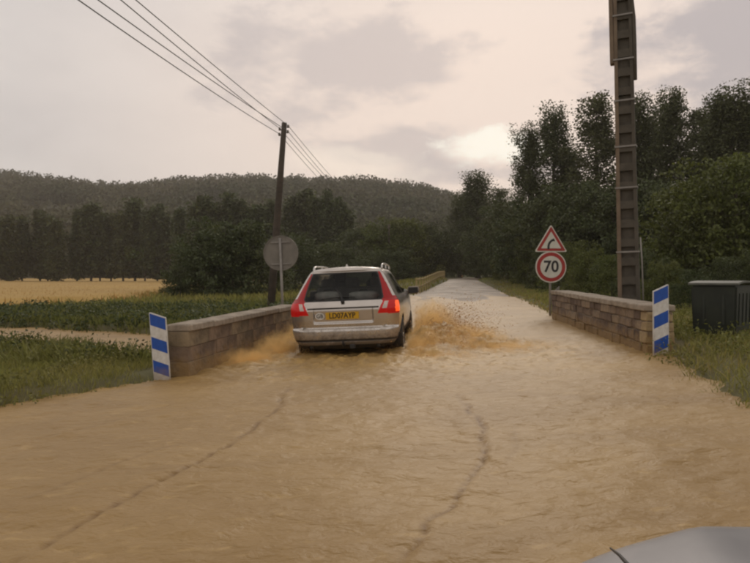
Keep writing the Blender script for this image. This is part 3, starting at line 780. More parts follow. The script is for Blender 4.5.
# thicket left of the wooden pole
for i, (px, d, top, lab) in enumerate([(180, 44, 268, 'low dark bush at the left end of the thicket by the wheat field'),
                                       (203, 46, 236, 'dark rounded bush in the left half of the thicket'),
                                       (226, 47, 221, 'tallest dark bush in the middle of the thicket'),
                                       (250, 48, 226, 'dark bush just left of the leaning wooden pole'),
                                       (295, 62, 236, 'dark bush behind the grey round sign and wooden pole'),
                                       (322, 66, 245, 'dark bush showing above the left of the car roof'),
                                       (345, 70, 250, 'dark bush showing above the middle of the car roof')]):
    tree('thicket_bush', ('bush', i % 3), px, d, top, lab, 'bush', 'thicket beyond the brook')
# trees across the road before the hill
for i, (px, d, top, lab) in enumerate([(362, 98, 226, 'rounded green tree above the right of the car roof'),
                                       (384, 94, 222, 'broad green tree behind the small far pole'),
                                       (404, 96, 219, 'tallest rounded tree between the car and the far road'),
                                       (424, 99, 222, 'rounded tree above the yellow roadside rail'),
                                       (438, 104, 229, 'small rounded tree at the right end of the clump above the yellow rail')]):
    tree('round_tree', ('roundb' if i in (1, 2) else 'round', i % 3), px, d, top, lab, group='clump of trees left of the far road')
for i, (px, d, top, lab) in enumerate([(372, 85, 252, 'low bush at the foot of the clump over the car roof rail'), (398, 84, 250, 'low bush behind the door mirror of the car'),
                                       (432, 112, 258, 'low bush where the far road bends away'), (452, 128, 255, 'low bush straight ahead past the end of the far road'), (470, 126, 258, 'low bush at the right end of the far road')]):
    tree('roadside_bush', ('bush', (i + 1) % 3), px, d, top, lab, 'bush', 'bushes beside the far road')
# right bank: tall poplars
pop = [(478, 98, 176, 'slim far poplar standing where the road disappears', 1.5), (460, 108, 196, 'small far tree at the left end of the right bank trees', 1.7), (497, 90, 194, 'short tree between the far poplar and the loose tall poplars', 1.5),
       (529, 64, 130, 'leaning left one of the two loose tall poplars above the bend sign', .95), (551, 63, 113, 'taller one of the two loose tall poplars above the bend sign', .95), (571, 64, 152, 'shorter poplar filling the gap before the concrete pole', 1.1),
       (598, 58, 104, 'tall poplar immediately left of the concrete pole', 1.15), (634, 57, 100, 'poplar crown half hidden behind the concrete pole', .9), (652, 60, 118, 'narrow poplar immediately right of the concrete pole', .9),
       (673, 54, 96, 'pointed tall poplar midway between pole and right edge', .95), (697, 55, 118, 'lower poplar crown between two taller ones on the right', 1.1), (712, 50, 104, 'poplar joined to the tallest crown near the right edge', 1.0),
       (731, 49, 91, 'tallest poplar crown near the right edge of the view', 1.05), (752, 49, 108, 'poplar cut by the right edge of the view', 1.1), (778, 50, 100, 'poplar just past the right edge of the view', 1.1)]
for i, (px, d, top, lab, wd) in enumerate(pop):
    tree('poplar_tree', ('poplar', i % 4), px, d, top - 2, lab, group='tall poplars on the right bank', wide=wd * 1.18)
# understorey
und = [(486, 82, 222, 'round', 'dark tree at the foot of the slim far poplar'), (508, 70, 205, 'round', 'dark leafy tree left of the bend sign by the verge'), (530, 60, 200, 'round', 'dark leafy tree behind the bend sign'),
       (556, 54, 192, 'round', 'dark leafy tree right of the bend sign'), (584, 50, 186, 'round', 'dark leafy tree left of the concrete pole foot'), (612, 46, 184, 'round', 'dark leafy tree behind the concrete pole'),
       (646, 44, 180, 'round', 'dark leafy tree right of the concrete pole'), (676, 42, 186, 'round', 'dark leafy tree behind the bright willow'), (700, 38, 190, 'round', 'dark leafy tree above the refuse container'),
       (694, 30, 178, 'roundb', 'bright green willow left of the refuse container'), (738, 28, 160, 'roundb', 'bright green bushy tree behind the refuse container'), (772, 30, 165, 'roundb', 'bright green tree at the right edge of the view')]
for i, (px, d, top, k, lab) in enumerate(und):
    tree('leafy_tree', (k, i % 3), px, d, top, lab, group='leafy trees under the poplars')
bus = [(490, 80, 252, 'bush', 'bush at the far end of the right verge'), (508, 68, 244, 'bushb', 'green bush on the right verge before the far bend'), (532, 57, 236, 'bushb', 'green bush on the right verge left of the road sign'),
       (553, 47, 240, 'bush', 'dark bush behind the bend sign at the verge edge'), (573, 38, 242, 'bushb', 'green bush behind and right of the round speed sign'), (590, 29, 250, 'bushb', 'olive bush behind the far end of the right parapet'),
       (612, 25, 256, 'bushb', 'olive bush behind the middle of the right parapet'), (640, 23, 250, 'bush', 'dark bush right of the foot of the concrete pole'), (664, 19, 262, 'bushb', 'olive bush behind the right striped marker'),
       (690, 17.5, 270, 'bush', 'low bush left of the refuse container'), (724, 20, 258, 'bush', 'dark bush close behind the refuse container'), (760, 19, 250, 'bush', 'dark bush right of the refuse container')]
for i, (px, d, top, k, lab) in enumerate(bus):
    tree('verge_bush', (k, i % 3), px, d, top, lab, 'bush', 'bushes along the right bank', wide=.75)

# ------------------------------------------------------------------ grass, weeds and wheat
def blades(name, x, y, h, w, mtl, label, cat, lean=0.35):
    n = len(x); z = G(x, y)
    hh = h * (0.5 + 0.9 * rng.random(n)); a = rng.uniform(0, 2 * np.pi, n); l = rng.normal(0, lean, (n, 2)) * hh[:, None]
    ww = w * (0.6 + .8 * rng.random(n))
    b = np.stack([x, y, z - .01], -1)
    wv = np.stack([np.cos(a) * ww, np.sin(a) * ww, np.zeros(n)], -1)
    m = b + np.stack([l[:, 0] * .35, l[:, 1] * .35, hh * .55], -1)
    t = b + np.stack([l[:, 0], l[:, 1], hh], -1)
    V = np.stack([b, m + wv, t, m - wv], 1).reshape(-1, 3)
    me = np_mesh(name, V, np.arange(n * 4).reshape(-1, 4))
    o = link(name, me, mtl); tag(o, label, cat, kind='stuff'); return o
def scatter(n, x0, x1, y0, y1, cond, pw=1.0, clump=0.0, cs=0.8):
    x = rng.uniform(x0, x1, n * 3); y = y0 + (y1 - y0) * rng.random(n * 3) ** pw
    ok = cond(x, y)
    if clump > 0: ok &= (fbm(x * cs + 5, y * cs, 3) + rng.normal(0, .25, n * 3)) > clump - .5
    return x[ok][:n], y[ok][:n]
def wheat_front(x): return np.interp(x, [-120, -30, -17, -12], [21.5, 22, 25, 36])
def wheat_x1(y): return np.interp(y, [21, 40, 115], [-10.5, -13.5, -30])
def left_ok(x, y): return (xl(y) - x > -0.08 + .22 * fbm(x * 1.3, y * 1.3, 3)) & (stream_d(x, y) > 1.75 + .5 * fbm(x * .9, y * .9 + 3, 3)) & ~((y > 8.9) & (y < 16) & (xl(y) - x < .62))
def right_ok(x, y): return (x - xr(y) > -0.06 + .25 * fbm(x * 1.3, y * 1.3, 3)) & ~((y > 9.2) & (y < 17) & (x - xr(y) < .55))
x, y = scatter(120000, -15, -2.7, 4.0, 16, lambda x, y: left_ok(x, y) & (y < np.interp(x, [p[0] for p in ST_Y][::-1], [p[1] for p in ST_Y][::-1])))
blades('bank_grass', x, y, 0.10, 0.0042, M['grass_mid'], 'rough green grass on the near left bank beside the flood', 'grass')
x, y = scatter(26000, -17, -3.4, 9.8, 16, lambda x, y: left_ok(x, y) & (y < np.interp(x, [p[0] for p in ST_Y][::-1], [p[1] for p in ST_Y][::-1]) + .6), clump=.42, cs=.6)
blades('bank_weeds', x, y, 0.26, 0.012, M['grass_dark'], 'dark weeds growing along the brook on the left bank', 'weeds', .45)
x, y = scatter(5000, -16, -2.9, 4.5, 12, left_ok, clump=.55)
blades('bank_straw', x, y, 0.15, 0.005, M['grass_dry'], 'dry yellowish grass stems along the left water edge', 'grass', .5)
x, y = scatter(60000, -60, -0.5, 15, 34, lambda x, y: left_ok(x, y) & ((y < wheat_front(x)) | (x > wheat_x1(y))), pw=1.3)
blades('meadow_grass', x, y, 0.24, 0.018, M['grass_dark'], 'green meadow grass between the brook and the wheat field', 'grass')
x, y = scatter(16000, -40, 8, 30, 110, lambda x, y: left_ok(x, y) & (x > -26 + (y - 30) * .1), pw=1.4)
blades('meadow_grass', x, y, 0.35, 0.035, M['grass_mid'], 'grass between the thicket and the far road', 'grass')
x, y = scatter(42000, 2.7, 12, 3.2, 17, right_ok, pw=1.2)
blades('verge_grass', x, y, 0.11, 0.006, M['grass_mid'], 'green grass on the near right verge below the striped marker', 'grass', .5)
x, y = scatter(9000, 3.2, 10, 5, 17, right_ok, clump=.55)
blades('verge_straw', x, y, 0.15, 0.005, M['grass_dry'], 'yellowish grass stems on the near right verge', 'grass', .5)
x, y = scatter(26000, 4.6, 24, 16.6, 80, right_ok, pw=1.5)
blades('verge_grass', x, y, 0.16, 0.018, M['grass_mid'], 'grass verge along the right of the far road', 'grass')
x, y = scatter(9000, 4.6, 22, 16.6, 60, lambda x, y: right_ok(x, y) & (x - xr(y) < 2.2), pw=1.4)
blades('verge_straw', x, y, 0.13, 0.018, M['grass_dry'], 'yellowish grass edge along the right of the far road', 'grass')
# broad-leaved weeds among the grass
def weed_patch(name, n_, x0, x1, y0, y1, cond, h, lf, mtl, label):
    x, y = scatter(n_, x0, x1, y0, y1, cond, clump=.5, cs=.7)
    k_ = 26; hh = h * (.4 + .9 * rng.random(len(x)))
    P = np.repeat(np.stack([x, y, G(x, y)], -1), k_, 0)
    o_ = rng.normal(size=P.shape) * np.repeat(hh * .38, k_)[:, None]; o_[:, 2] = rng.random(len(P)) * np.repeat(hh, k_)
    me_ = leaf_mesh(name, P + o_, lf, .5)
    tag(link(name, me_, mtl), label, 'weeds', kind='stuff')
near_bank = lambda x, y: left_ok(x, y) & (y < np.interp(x, [p[0] for p in ST_Y][::-1], [p[1] for p in ST_Y][::-1]))
weed_patch('leafy_weeds', 1100, -15, -3.3, 7.2, 16, near_bank, .26, .028, M['leaf_verge'], 'low broad leaved weeds on the near left bank')
weed_patch('leafy_weeds', 600, -15, -3.6, 10.2, 16, near_bank, .38, .030, M['leaf_dark'], 'dark leafy weeds along the near side of the brook')
weed_patch('leafy_weeds', 1500, -45, -2, 17, 27, lambda x, y: left_ok(x, y) & ((y < wheat_front(x)) | (x > wheat_x1(y))), .40, .05, M['leaf_dark'], 'dark leafy weeds in the meadow beyond the brook')
weed_patch('leafy_weeds', 900, 3.6, 11, 5, 17, right_ok, .24, .026, M['leaf_verge'], 'low leafy weeds on the near right verge')
# wheat field
fx = np.linspace(-160, -12, 120); fy = np.linspace(19, 205, 160)
X, Y = np.meshgrid(fx, fy)
Z = G(X, Y) + 0.42 + 0.05 * fbm(X * .8, Y * .8, 3)
edgef = np.minimum(sstep(0, 1.2, Y - wheat_front(X)), sstep(0, 1.5, wheat_x1(Y) - X))
Z = Z - 0.75 * (1 - edgef)
me = np_mesh('wheat_field', np.stack([X, Y, Z], -1).reshape(-1, 3), grid_faces(*X.shape), True)
tag(link('wheat_field', me, M['wheat_soil']), kind='structure')
x, y = scatter(70000, -90, -10, 21, 140, lambda x, y: (y > wheat_front(x) + .3) & (x < wheat_x1(y) - .3), pw=2.0)
blades('wheat', x, y, 0.40, 0.026, M['wheat'], 'ripe golden wheat in the field before the poplar row', 'wheat', .2)

# ------------------------------------------------------------------ bridge parapets
def parapet(name, A, B, thick, side, z0, z1, height, label, mstone, courses, smin, smax, quoin=True, joint=0.012, bulge=0.012, bev=.012):
    A = Vector(A); B = Vector(B); L = (B - A).length; u = (B - A) / L
    ang = math.atan2(u.y, u.x)
    root = empty(name, (A.x, A.y, z0), (0, 0, ang)); tag(root, label, 'parapet')
    slope = (z1 - z0) / L
    # local: x along the wall, y = +side outwards, z up
    cop = 0.10; H = height - cop; sd = side
    bm = bmesh.new()
    ym = sd * thick / 2
    vs = add_box(bm, (L / 2, ym, H / 2 - .6), (L - .02, thick - .035, H + 1.2))
    for v in vs: v.co.z += slope * v.co.x
    link('mortar_core', bm_mesh('mortar_core', bm), M['mortar'] if quoin else mstone, root)
    cw = [random.uniform(.75, 1.3) if quoin else 1.0 for _ in range(courses)]
    for c in range(courses):
        ch = H * cw[c] / sum(cw); x = 0.0; hoff = H * sum(cw[:c]) / sum(cw)
        while x < L - .05:
            w = random.uniform(smin, smax)
            if quoin and x == 0: w = 0.30 if c % 2 else 0.22
            if L - x - w < .14: w = L - x
            j = joint
            bm = bmesh.new()
            dep = thick + random.uniform(-.008, bulge) * 2
            add_box(bm, (0, 0, 0), (w - j, dep, ch - j), bev=bev, jit=.010 if quoin else .004)
            is_q = quoin and x == 0
            me = bm_mesh('stone', bm)
            s = link('quoin' if is_q else 'stone', me, M['stone_pale'] if is_q else mstone, root, (x + w / 2, ym, hoff + ch / 2 + slope * (x + w / 2)))
            x += w
    x = 0.0
    while x < L - .05:
        w = random.uniform(.7, 1.05)
        if L - x - w < .3: w = L - x
        bm = bmesh.new(); add_box(bm, (0, 0, 0), (w - .012, thick + .07, cop), bev=.015, jit=.006)
        link('coping_stone', bm_mesh('coping_stone', bm), M['coping'], root, (x + w / 2, ym, H + cop / 2 + slope * (x + w / 2) + random.uniform(-.004, .006)), (0, -math.atan(slope), 0))
        x += w
    return root
parapet('bridge_parapet', (3.95, 9.45), (4.60, 16.9), 0.38, -1, 0.27, 0.33, 0.745, 'brown stone bridge parapet on the right with pale corner and coping', M['stone'], 4, .18, .62, bulge=.018)
parapet('bridge_parapet', (-2.63, 9.14), (-1.86, 15.0), 0.30, 1, 0.0, 0.03, 0.745, 'long dull brown bridge parapet on the left with flat pale coping', M['render_wall'], 3, .55, 1.1, quoin=False, joint=.004, bulge=.004, bev=.005)

# ------------------------------------------------------------------ striped marker boards
def marker(loc, rot, w, h, slant, label, back=False):
    root = empty('marker_board', loc, rot); tag(root, label, 'marker', 'striped marker boards at the bridge ends')
    s = slant
    def para(x0, x1, za, zb, zc, zd): return [(x0, za), (x1, zb), (x1, zc), (x0, zd)]
    hw = w / 2; dz = s * w / 2
    zl, zr_ = h - dz, h + dz
    link('board', prism_mesh('board', round_poly([(-hw, 0.0), (hw, 0.0), (hw, zr_), (-hw, zl)], .012), .018), M['white'] if not back else M['signback'], root)
    if not back:
        b = .011; n = 5; bot = .10
        span = (h - .015 - bot) / n
        for i in range(n):
            z0 = bot + i * span; z1 = z0 + span
            x0, x1 = -hw + b, hw - b; k = s * (hw - b)
            m = M['blue'] if i % 2 == 0 else M['white']
            link('blue_stripe' if i % 2 == 0 else 'white_stripe', prism_mesh('stripe', para(x0, x1, z0 - k, z0 + k, z1 + k, z1 - k), .004), m, root, (0, -.005, 0))
    link('post', box_mesh('post', (.05, .04, h + .3), c=(0, .04, h / 2 - .2)), M['galv'], root)
    return root
marker((at(162, 377, 8.95).x, 8.95, -0.02), (0, R(-4.5), R(-10)), .245, .92, -0.38, 'blue and white striped board at the near end of the left parapet')
marker((at(661.5, 355, 9.15).x, 9.15, 0.29), (0, R(-0.5), R(8)), .235, .98, 0.42, 'blue and white striped board at the near end of the right parapet')
marker((at(557.5, 300, 17.2).x, 17.2, 0.33), (0, 0, R(20)), .13, .80, 0.9, 'pale back of a marker board at the far end of the right parapet', True)

# ------------------------------------------------------------------ road sign: bend right over 70 limit
SD = 18.0
sb = at(551, 300, SD)
root = empty('road_sign', (sb.x, SD, float(G(sb.x, SD))), (0, 0, R(4))); tag(root, 'red bordered bend warning triangle above a round 70 speed limit on one post', 'road sign')
zb = root.location.z
def zpix(py): return CAM_H - (py - HOR) / FPX * SD - zb
link('post', tube_mesh('post', [(0, .07, -.3), (0, .07, zpix(228))], .032, 10), M['galv'], root)
zc = zpix(267.0); rad = 15.7 / FPX * SD
pl = link('speed_limit_plate', prism_mesh('speed_limit_plate', circle(rad, 48), .025), M['sign_white'], root, (0, .0, zc))
link('red_ring', prism_mesh('red_ring', circle(rad * .93, 48), .004), M['red'], pl, (0, -.005, 0))
link('white_disc', prism_mesh('white_disc', circle(rad * .70, 48), .004), M['sign_white'], pl, (0, -.010, 0))
text_obj('digits', '70', rad * 1.02, M['black'], pl, (0, -.013, 0), bold=rad * .022, sx=.98)
tb, tt, hw = zpix(251.8), zpix(224.5), 16.6 / FPX * SD
tz = tb + (tt - tb) * .36
def tri(k):
    c = (0, (tt - tb) * .333)
    return [((x - c[0]) * k + c[0], (z - c[1]) * k + c[1]) for x, z in [(-hw, 0), (hw, 0), (0, tt - tb)]]
tp = link('bend_warning_plate', prism_mesh('bend_warning_plate', round_poly(tri(1.0), .035), .025), M['sign_white'], root, (0, 0, tb))
link('red_triangle', prism_mesh('red_triangle', round_poly(tri(.90), .03), .004), M['red'], tp, (0, -.005, 0))
link('white_triangle', prism_mesh('white_triangle', round_poly(tri(.62), .015), .004), M['sign_white'], tp, (0, -.010, 0))
u = hw / 0.45
arc = []
for k in range(9):                                   # stem curving to the right
    t = k / 8; a = math.pi - t * math.pi * .36
    arc.append((.115 + .20 * math.cos(a), .115 + .20 * math.sin(a)))
outer = [(x, z) for x, z in arc]; wdt = .030
poly = []
for i, (x, z) in enumerate(arc):
    a = math.pi - i / 8 * math.pi * .36
    poly.append((x + wdt * math.cos(a), z + wdt * math.sin(a)))
poly += [(x - wdt * math.cos(math.pi - i / 8 * math.pi * .36), z - wdt * math.sin(math.pi - i / 8 * math.pi * .36)) for i, (x, z) in reversed(list(enumerate(arc)))]
poly = [(-.115, .05), *[p for p in poly[:9]], (.068, .345), (.098, .262), *[p for p in poly[9:]], (-.055, .05)]
link('bend_arrow', prism_mesh('bend_arrow', [(x * u, z * u) for x, z in poly], .003), M['black'], tp, (0.01, -.014, .02))
for py in (238, 246, 260, 274):
    link('bracket', box_mesh('bracket', (.22, .05, .035)), M['galv'], root, (0, .05, zpix(py)))

# grey back of a round sign on the left
d = 16.2; b = at(283.5, 310, d)
root = empty('round_sign', (b.x, d, float(G(b.x, d))), (0, R(-2.2), R(-3))); tag(root, 'grey back of a round traffic sign on a slim post behind the left parapet', 'road sign')
zt = CAM_H - (253 - HOR) / FPX * d - root.location.z
rad = 17.6 / FPX * d
dz = link('disc', prism_mesh('disc', circle(rad, 48), .02), M['signback'], root, (0, 0.04, zt))
bm = bmesh.new()
n = 48
for r0, r1 in ((rad * 1.0, rad * .93),):
    ring = []
    for k in range(n):
        a = 2 * math.pi * k / n
        ring.append([bm.verts.new((r * math.cos(a), yy_, r * math.sin(a))) for r, yy_ in ((rad, 0), (rad, -.02), (rad * .955, -.02), (rad * .955, 0))])
    for k in range(n):
        a, b2 = ring[k], ring[(k + 1) % n]
        for q in range(4): bm.faces.new((a[q], a[(q + 1) % 4], b2[(q + 1) % 4], b2[q]))
link('rim', bm_mesh('rim', bm), M['signback'], dz, (0, .0, 0))
link('post', tube_mesh('post', [(0, 0, -.4), (0, 0, zt + rad * .85)], .033, 10), M['galv'], root)
for dzv in (-.62, .62):
    link('bracket', box_mesh('bracket', (rad * 1.1, .03, .035)), M['galv'], root, (0, .025, zt + rad * dzv))

# ------------------------------------------------------------------ poles and wires
d1 = 25.0
pb = at(270.5, 305, d1); pt = at(284.5, 123, d1)
zb1 = float(G(pb.x, d1))
def wood_pole(base, top, r0, r1, label, arms=True):
    root = empty('wooden_pole', base); tag(root, label, 'utility pole', 'wooden utility poles of the left line')
    v = Vector(top) - Vector(base)
    link('shaft', tube_mesh('shaft', [(-v * .06), v * .35, v * .7, v], [r0 * 1.03, r0, r0 * .5 + r1 * .5, r1], 12), M['wood'], root)
    if arms:
        for k in range(4):
            p = v * (1 - .020 - .014 * k) + Vector(((-1) ** k * .16, 0, 0))
            q = v * (1 - .020 - .014 * k)
            ins = link('insulator', tube_mesh('insulator', [p + Vector((0, 0, -.05)), p + Vector((0, 0, .02)), p + Vector((0, 0, .07))], [.035, .05, .03], 8), M['galv'], root)
            link('bracket', tube_mesh('bracket', [q, p + Vector((0, 0, -.04))], .018, 6), M['wire'], ins)
    return root, [Vector(base) + v * (1 - .020 - .014 * k) + Vector(((-1) ** k * .16, 0, .03)) for k in range(4)]
_, tops1 = wood_pole((pb.x, d1, zb1), (pt.x, d1, pt.z), .145, .10, 'tall dark wooden pole leaning right behind the grey round sign')
d2 = 92.0; b2 = at(389, 275, d2); t2 = at(389, 224, d2)
_, tops2 = wood_pole((b2.x, d2, float(G(b2.x, d2))), (t2.x, d2, t2.z), .16, .11, 'small far wooden pole in front of the trees above the car')
tops0 = [Vector((-8.9 + (k - 1.5) * .16 + (-1.2, 0.0, -1.85, -.74)[k], -40, 7.4 - .10 * k)) for k in range(4)]
WL = ['highest', 'second highest', 'third highest', 'lowest']
for k in range(4):
    pts = []
    for a, b_, sag in ((tops0[k], tops1[k], 0.72 + .22 * k), (tops1[k], tops2[k], .9 + .1 * k)):
        for i in range(40):
            t = i / 39; p = a.lerp(b_, t); p.z -= sag * 4 * t * (1 - t); pts.append(p)
    del pts[40]
    o = link('overhead_wire', tube_mesh('overhead_wire', pts, .011, 6), M['wire'])
    tag(o, WL[k] + ' of the four dark overhead wires on the leaning wooden pole', 'wire', 'overhead wires of the left line')

# concrete pole with recessed faces
d3 = 12.4
b3 = at(630, 300, d3)
root = empty('concrete_pole', (b3.x, d3, float(G(b3.x, d3)) - .02), (0, R(-1.35), R(-24))); tag(root, 'tall brown concrete utility pole with recessed panels and straps on the right', 'utility pole')
PH = 9.5
def pole_w(z): return (.40 - .013 * z)
def pole_d(z): return (.24 - .006 * z)
bm = bmesh.new()
def tapered(bm, xa, xb, ya, yb, z0, z1):
    # fractions of the tapering half width/depth
    vs = []
    for z in (z0, z1):
        w, dd = pole_w(z) / 2, pole_d(z) / 2
        for (fx_, fy_) in ((xa, ya), (xb, ya), (xb, yb), (xa, yb)): vs.append(bm.verts.new((fx_ * w, fy_ * dd, z)))
    for f in ((3, 2, 1, 0), (4, 5, 6, 7), (0, 1, 5, 4), (1, 2, 6, 5), (2, 3, 7, 6), (3, 0, 4, 7)): bm.faces.new([vs[i] for i in f])
tapered(bm, -1, -.62, -1, 1, -.5, PH)
link('flange', bm_mesh('flange', bm), M['concrete'], root)  # lit side: the lighter concrete carries the light in its colour
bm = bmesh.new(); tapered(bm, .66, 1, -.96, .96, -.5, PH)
link('flange', bm_mesh('flange', bm), M['pole_shade_and_cable'], root)  # shaded side: same concrete, painted darker
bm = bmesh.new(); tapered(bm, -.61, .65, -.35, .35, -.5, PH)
link('web', bm_mesh('web', bm), M['pole_shade_and_cable'], root)
z = 0.15
while z < PH - .2:
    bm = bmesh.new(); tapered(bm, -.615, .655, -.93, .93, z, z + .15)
    link('rung', bm_mesh('rung', bm), M['pole_shade_and_cable'], root)
    z += .36
def pz(py): return CAM_H - (py - HOR) / FPX * d3 - root.location.z
for py in (16, 60, 101, 147, 188, 252):
    z = pz(py); w, dd = pole_w(z) + .03, pole_d(z) + .03
    bm = bmesh.new()
    for c, s in (((0, -dd / 2, z), (w, .008, .03)), ((0, dd / 2, z), (w, .008, .03)), ((-w / 2, 0, z), (.008, dd, .03)), ((w / 2, 0, z), (.008, dd, .03))): add_box(bm, c, s)
    link('strap', bm_mesh('strap', bm), M['galv'], root)
link('cable_cover', box_mesh('cable_cover', (.075, .16, PH - pz(63)), .008, c=(0, 0, (PH - pz(63)) / 2)), M['concrete'], root, (-pole_w(6) / 2 - .045, -.02, pz(63)))
link('cable', tube_mesh('cable', [(pole_w(5) / 2 + .03, -.08, pz(82)), (pole_w(6) / 2 + .04, -.08, pz(45)), (pole_w(6) / 2 + .035, -.08, pz(20)), (pole_w(7) / 2 + .0, -.08, pz(-5)), (pole_w(8) / 2 + .02, -.08, PH)], .035, 8), M['pole_shade_and_cable'], root)
link('conduit', tube_mesh('conduit', [(pole_w(0) / 2 + .06, -.09, -.2), (pole_w(1) / 2 + .05, -.09, pz(262)), (pole_w(1) / 2 + .03, -.09, pz(238))], .014, 8), M['galv'], root)

# ------------------------------------------------------------------ roadside rail of yellowish wood
A = Vector((2.75, 43.0)); B = Vector((9.0, 84.0))
root = empty('rail_fence', (A.x, A.y, float(W(A.x, A.y)))); tag(root, 'yellowish wooden post and rail fence along the left of the far road', 'fence')
npst = 17
prev = None
for i in range(npst):
    t = i / (npst - 1); p = A.lerp(B, t); z = float(W(p.x, p.y)) - root.location.z
    q = Vector((p.x - A.x, p.y - A.y, z))
    link('post', box_mesh('post', (.12, .12, 1.25), .01), M['yellow_wood'], root, q + Vector((0, 0, .43)))
    if prev is not None:
        for h in (.45, .92):
            a, b_ = prev + Vector((0, -.1, h)), q + Vector((0, -.1, h))
            link('rail', tube_mesh('rail', [a, b_], .05, 8), M['yellow_wood'], root)
    prev = q

# ------------------------------------------------------------------ refuse container on the right
bx_, by_ = 5.70, 10.66
zg = float(G(bx_, by_)) - .03
root = empty('refuse_container', (bx_, by_, zg), (0, 0, R(-40))); tag(root, 'dark green refuse container with a thin paler lid at the right edge', 'container')
H = CAM_H - (283 - HOR) / FPX * 10.2 - zg
bm = bmesh.new()
vs = add_box(bm, (0, 0, 0), (.66, 1.24, H - .12))
for v in vs:
    if v.co.z < 0: v.co.x *= .93; v.co.y *= .94
bmesh.ops.bevel(bm, geom=bm.edges[:], offset=.025, segments=2, affect='EDGES')
bodyo = link('bin_body', bm_mesh('bin_body', bm), M['bin_green'], root, (0, 0, (H - .12) / 2 + .08))
for k in range(2):
    link('rib', box_mesh('rib', (.04, .02, H - .4), .006), M['bin_green'], bodyo, (-.14 + .28 * k, -.612, .02), (R(-2.4), 0, 0))
for k in range(4):
    link('rib', box_mesh('rib', (.02, .04, H - .4), .006), M['bin_green'], bodyo, (.326, -.42 + .28 * k, .02), (0, R(1.4), 0))
bm = bmesh.new()
n = 8; ring = []
for i in range(n + 1):
    t = i / n; yv = -.66 + 1.32 * t; zv = .035 * math.sin(math.pi * t) ** .7
    ring.append([bm.verts.new((-.36, yv, zv)), bm.verts.new((.36, yv, zv)), bm.verts.new((.36, yv, zv - .03)), bm.verts.new((-.36, yv, zv - .03))])
for i in range(n):
    for q in range(4): bm.faces.new((ring[i][q], ring[i][(q + 1) % 4], ring[i + 1][(q + 1) % 4], ring[i + 1][q]))
bm.faces.new(ring[0]); bm.faces.new(ring[-1])
link('lid', bm_mesh('lid', bm), M['bin_lid'], root, (0, 0, H))
for sx in (-1, 1):
    for sy in (-1, 1):
        link('wheel', tube_mesh('wheel', [(-.02, 0, 0), (.02, 0, 0)], .06, 14), M['tyre'], root, (sx * .24, sy * .5, .06))

# ------------------------------------------------------------------ the silver estate car
PRX = [0, .35, .62, .74, .80, .845, .872, .886, .895, .902, .905, .90, .884, .862, .825, .785, .74, .69, .645, .612, .56, .46, .30, .15, 0]
PRZ = [.22, .22, .225, .25, .30, .38, .48, .58, .68, .78, .88, .94, .99, 1.03, 1.09, 1.17, 1.26, 1.36, 1.44, 1.49, 1.525, 1.548, 1.562, 1.570, 1.572]
seg = np.concatenate([[0], np.cumsum(np.hypot(np.diff(PRX), np.diff(PRZ)))])
NR = 210
tt_ = np.linspace(0, seg[-1], NR)
rxp = np.interp(tt_, seg, PRX); rzp = np.interp(tt_, seg, PRZ)
for _ in range(3):
    rxp[1:-1] = (rxp[:-2] + 2 * rxp[1:-1] + rxp[2:]) / 4; rzp[1:-1] = (rzp[:-2] + 2 * rzp[1:-1] + rzp[2:]) / 4
RYZ = [.20, .26, .30, .345, .40, .47, .535, .56, .575, .70, .86, .90, .93, 1.0, 1.03, 1.46, 1.50, 1.53, 1.56, 1.58]
RYY = [.24, .13, .075, .042, .022, .004, .0, .012, .075, .058, .045, .05, .06, .11, .145, .44, .44, .46, .50, .56]
def y_r(z): return np.interp(z, RYZ, RYY)
def corner(z): return np.interp(z, [.2, .6, 1.0, 1.3, 1.5, 1.58], [.24, .24, .20, .15, .12, .02])
def relief(x, z):
    """pressed panel shape: y offset (positive = inwards)"""
    a = np.abs(x)
    r = 0.0
    # number plate recess
    pr = np.minimum(sstep(.50, .47, a + .25 * np.maximum(0, .70 - z)), np.minimum(sstep(.655, .672, z), sstep(.905, .893, z)))
    r = r + .035 * pr
    # bumper ledge and groove
    r = r + .018 * np.exp(-((z - .375) / .014) ** 2)
    # tailgate shut lines
    r = r + .012 * np.exp(-((z - tg_bot(a)) / .006) ** 2) * (a < .70)
    return r
def tg_bot(a): return .555 + .0 * a + np.maximum(0, a - .55) ** 2 * 2.2
def g_half(z): return np.interp(z, [1.015, 1.05, 1.25, 1.42, 1.46], [.615, .64, .598, .552, .53])
def cls_rear(x, z):
    a = abs(x); w = float(np.interp(z, rzp[: NR - 28], rxp[: NR - 28]))
    if 1.022 < z < 1.455 and a < float(g_half(z)): return 'rear_window'
    if 1.006 < z < 1.474 and a < float(g_half(z)) + .022: return 'window_seal'
    if 1.0 <= z < 1.478 and a >= max(float(g_half(min(z, 1.45))) + .022, .555): return 'lamp_u' if a < w - .04 or z < 1.06 else 'body'
    if .785 + .05 * max(0, .75 - a) < z < 1.0 and a > .655 - .45 * (1.0 - z):
        if .665 - .35 * (1.0 - z) + .02 < a < .745 - .25 * (1.0 - z) and .872 < z < .982: return 'lamp_c'
        if a > .845 and .81 < z < .985: return 'lamp_o' if x > 0 else 'lamp_l'
        return 'lamp_l'
    if .888 < z < .904 and a < .585: return 'tailgate_strip'
    if z < .30: return 'valance'
    if .362 < z < .388: return 'bumper_groove'
    if z < .556 or (a > .72 and z < .60): return 'bumper'
    if a > .705 or (z < tg_bot(a)): return 'body'
    return 'tailgate'
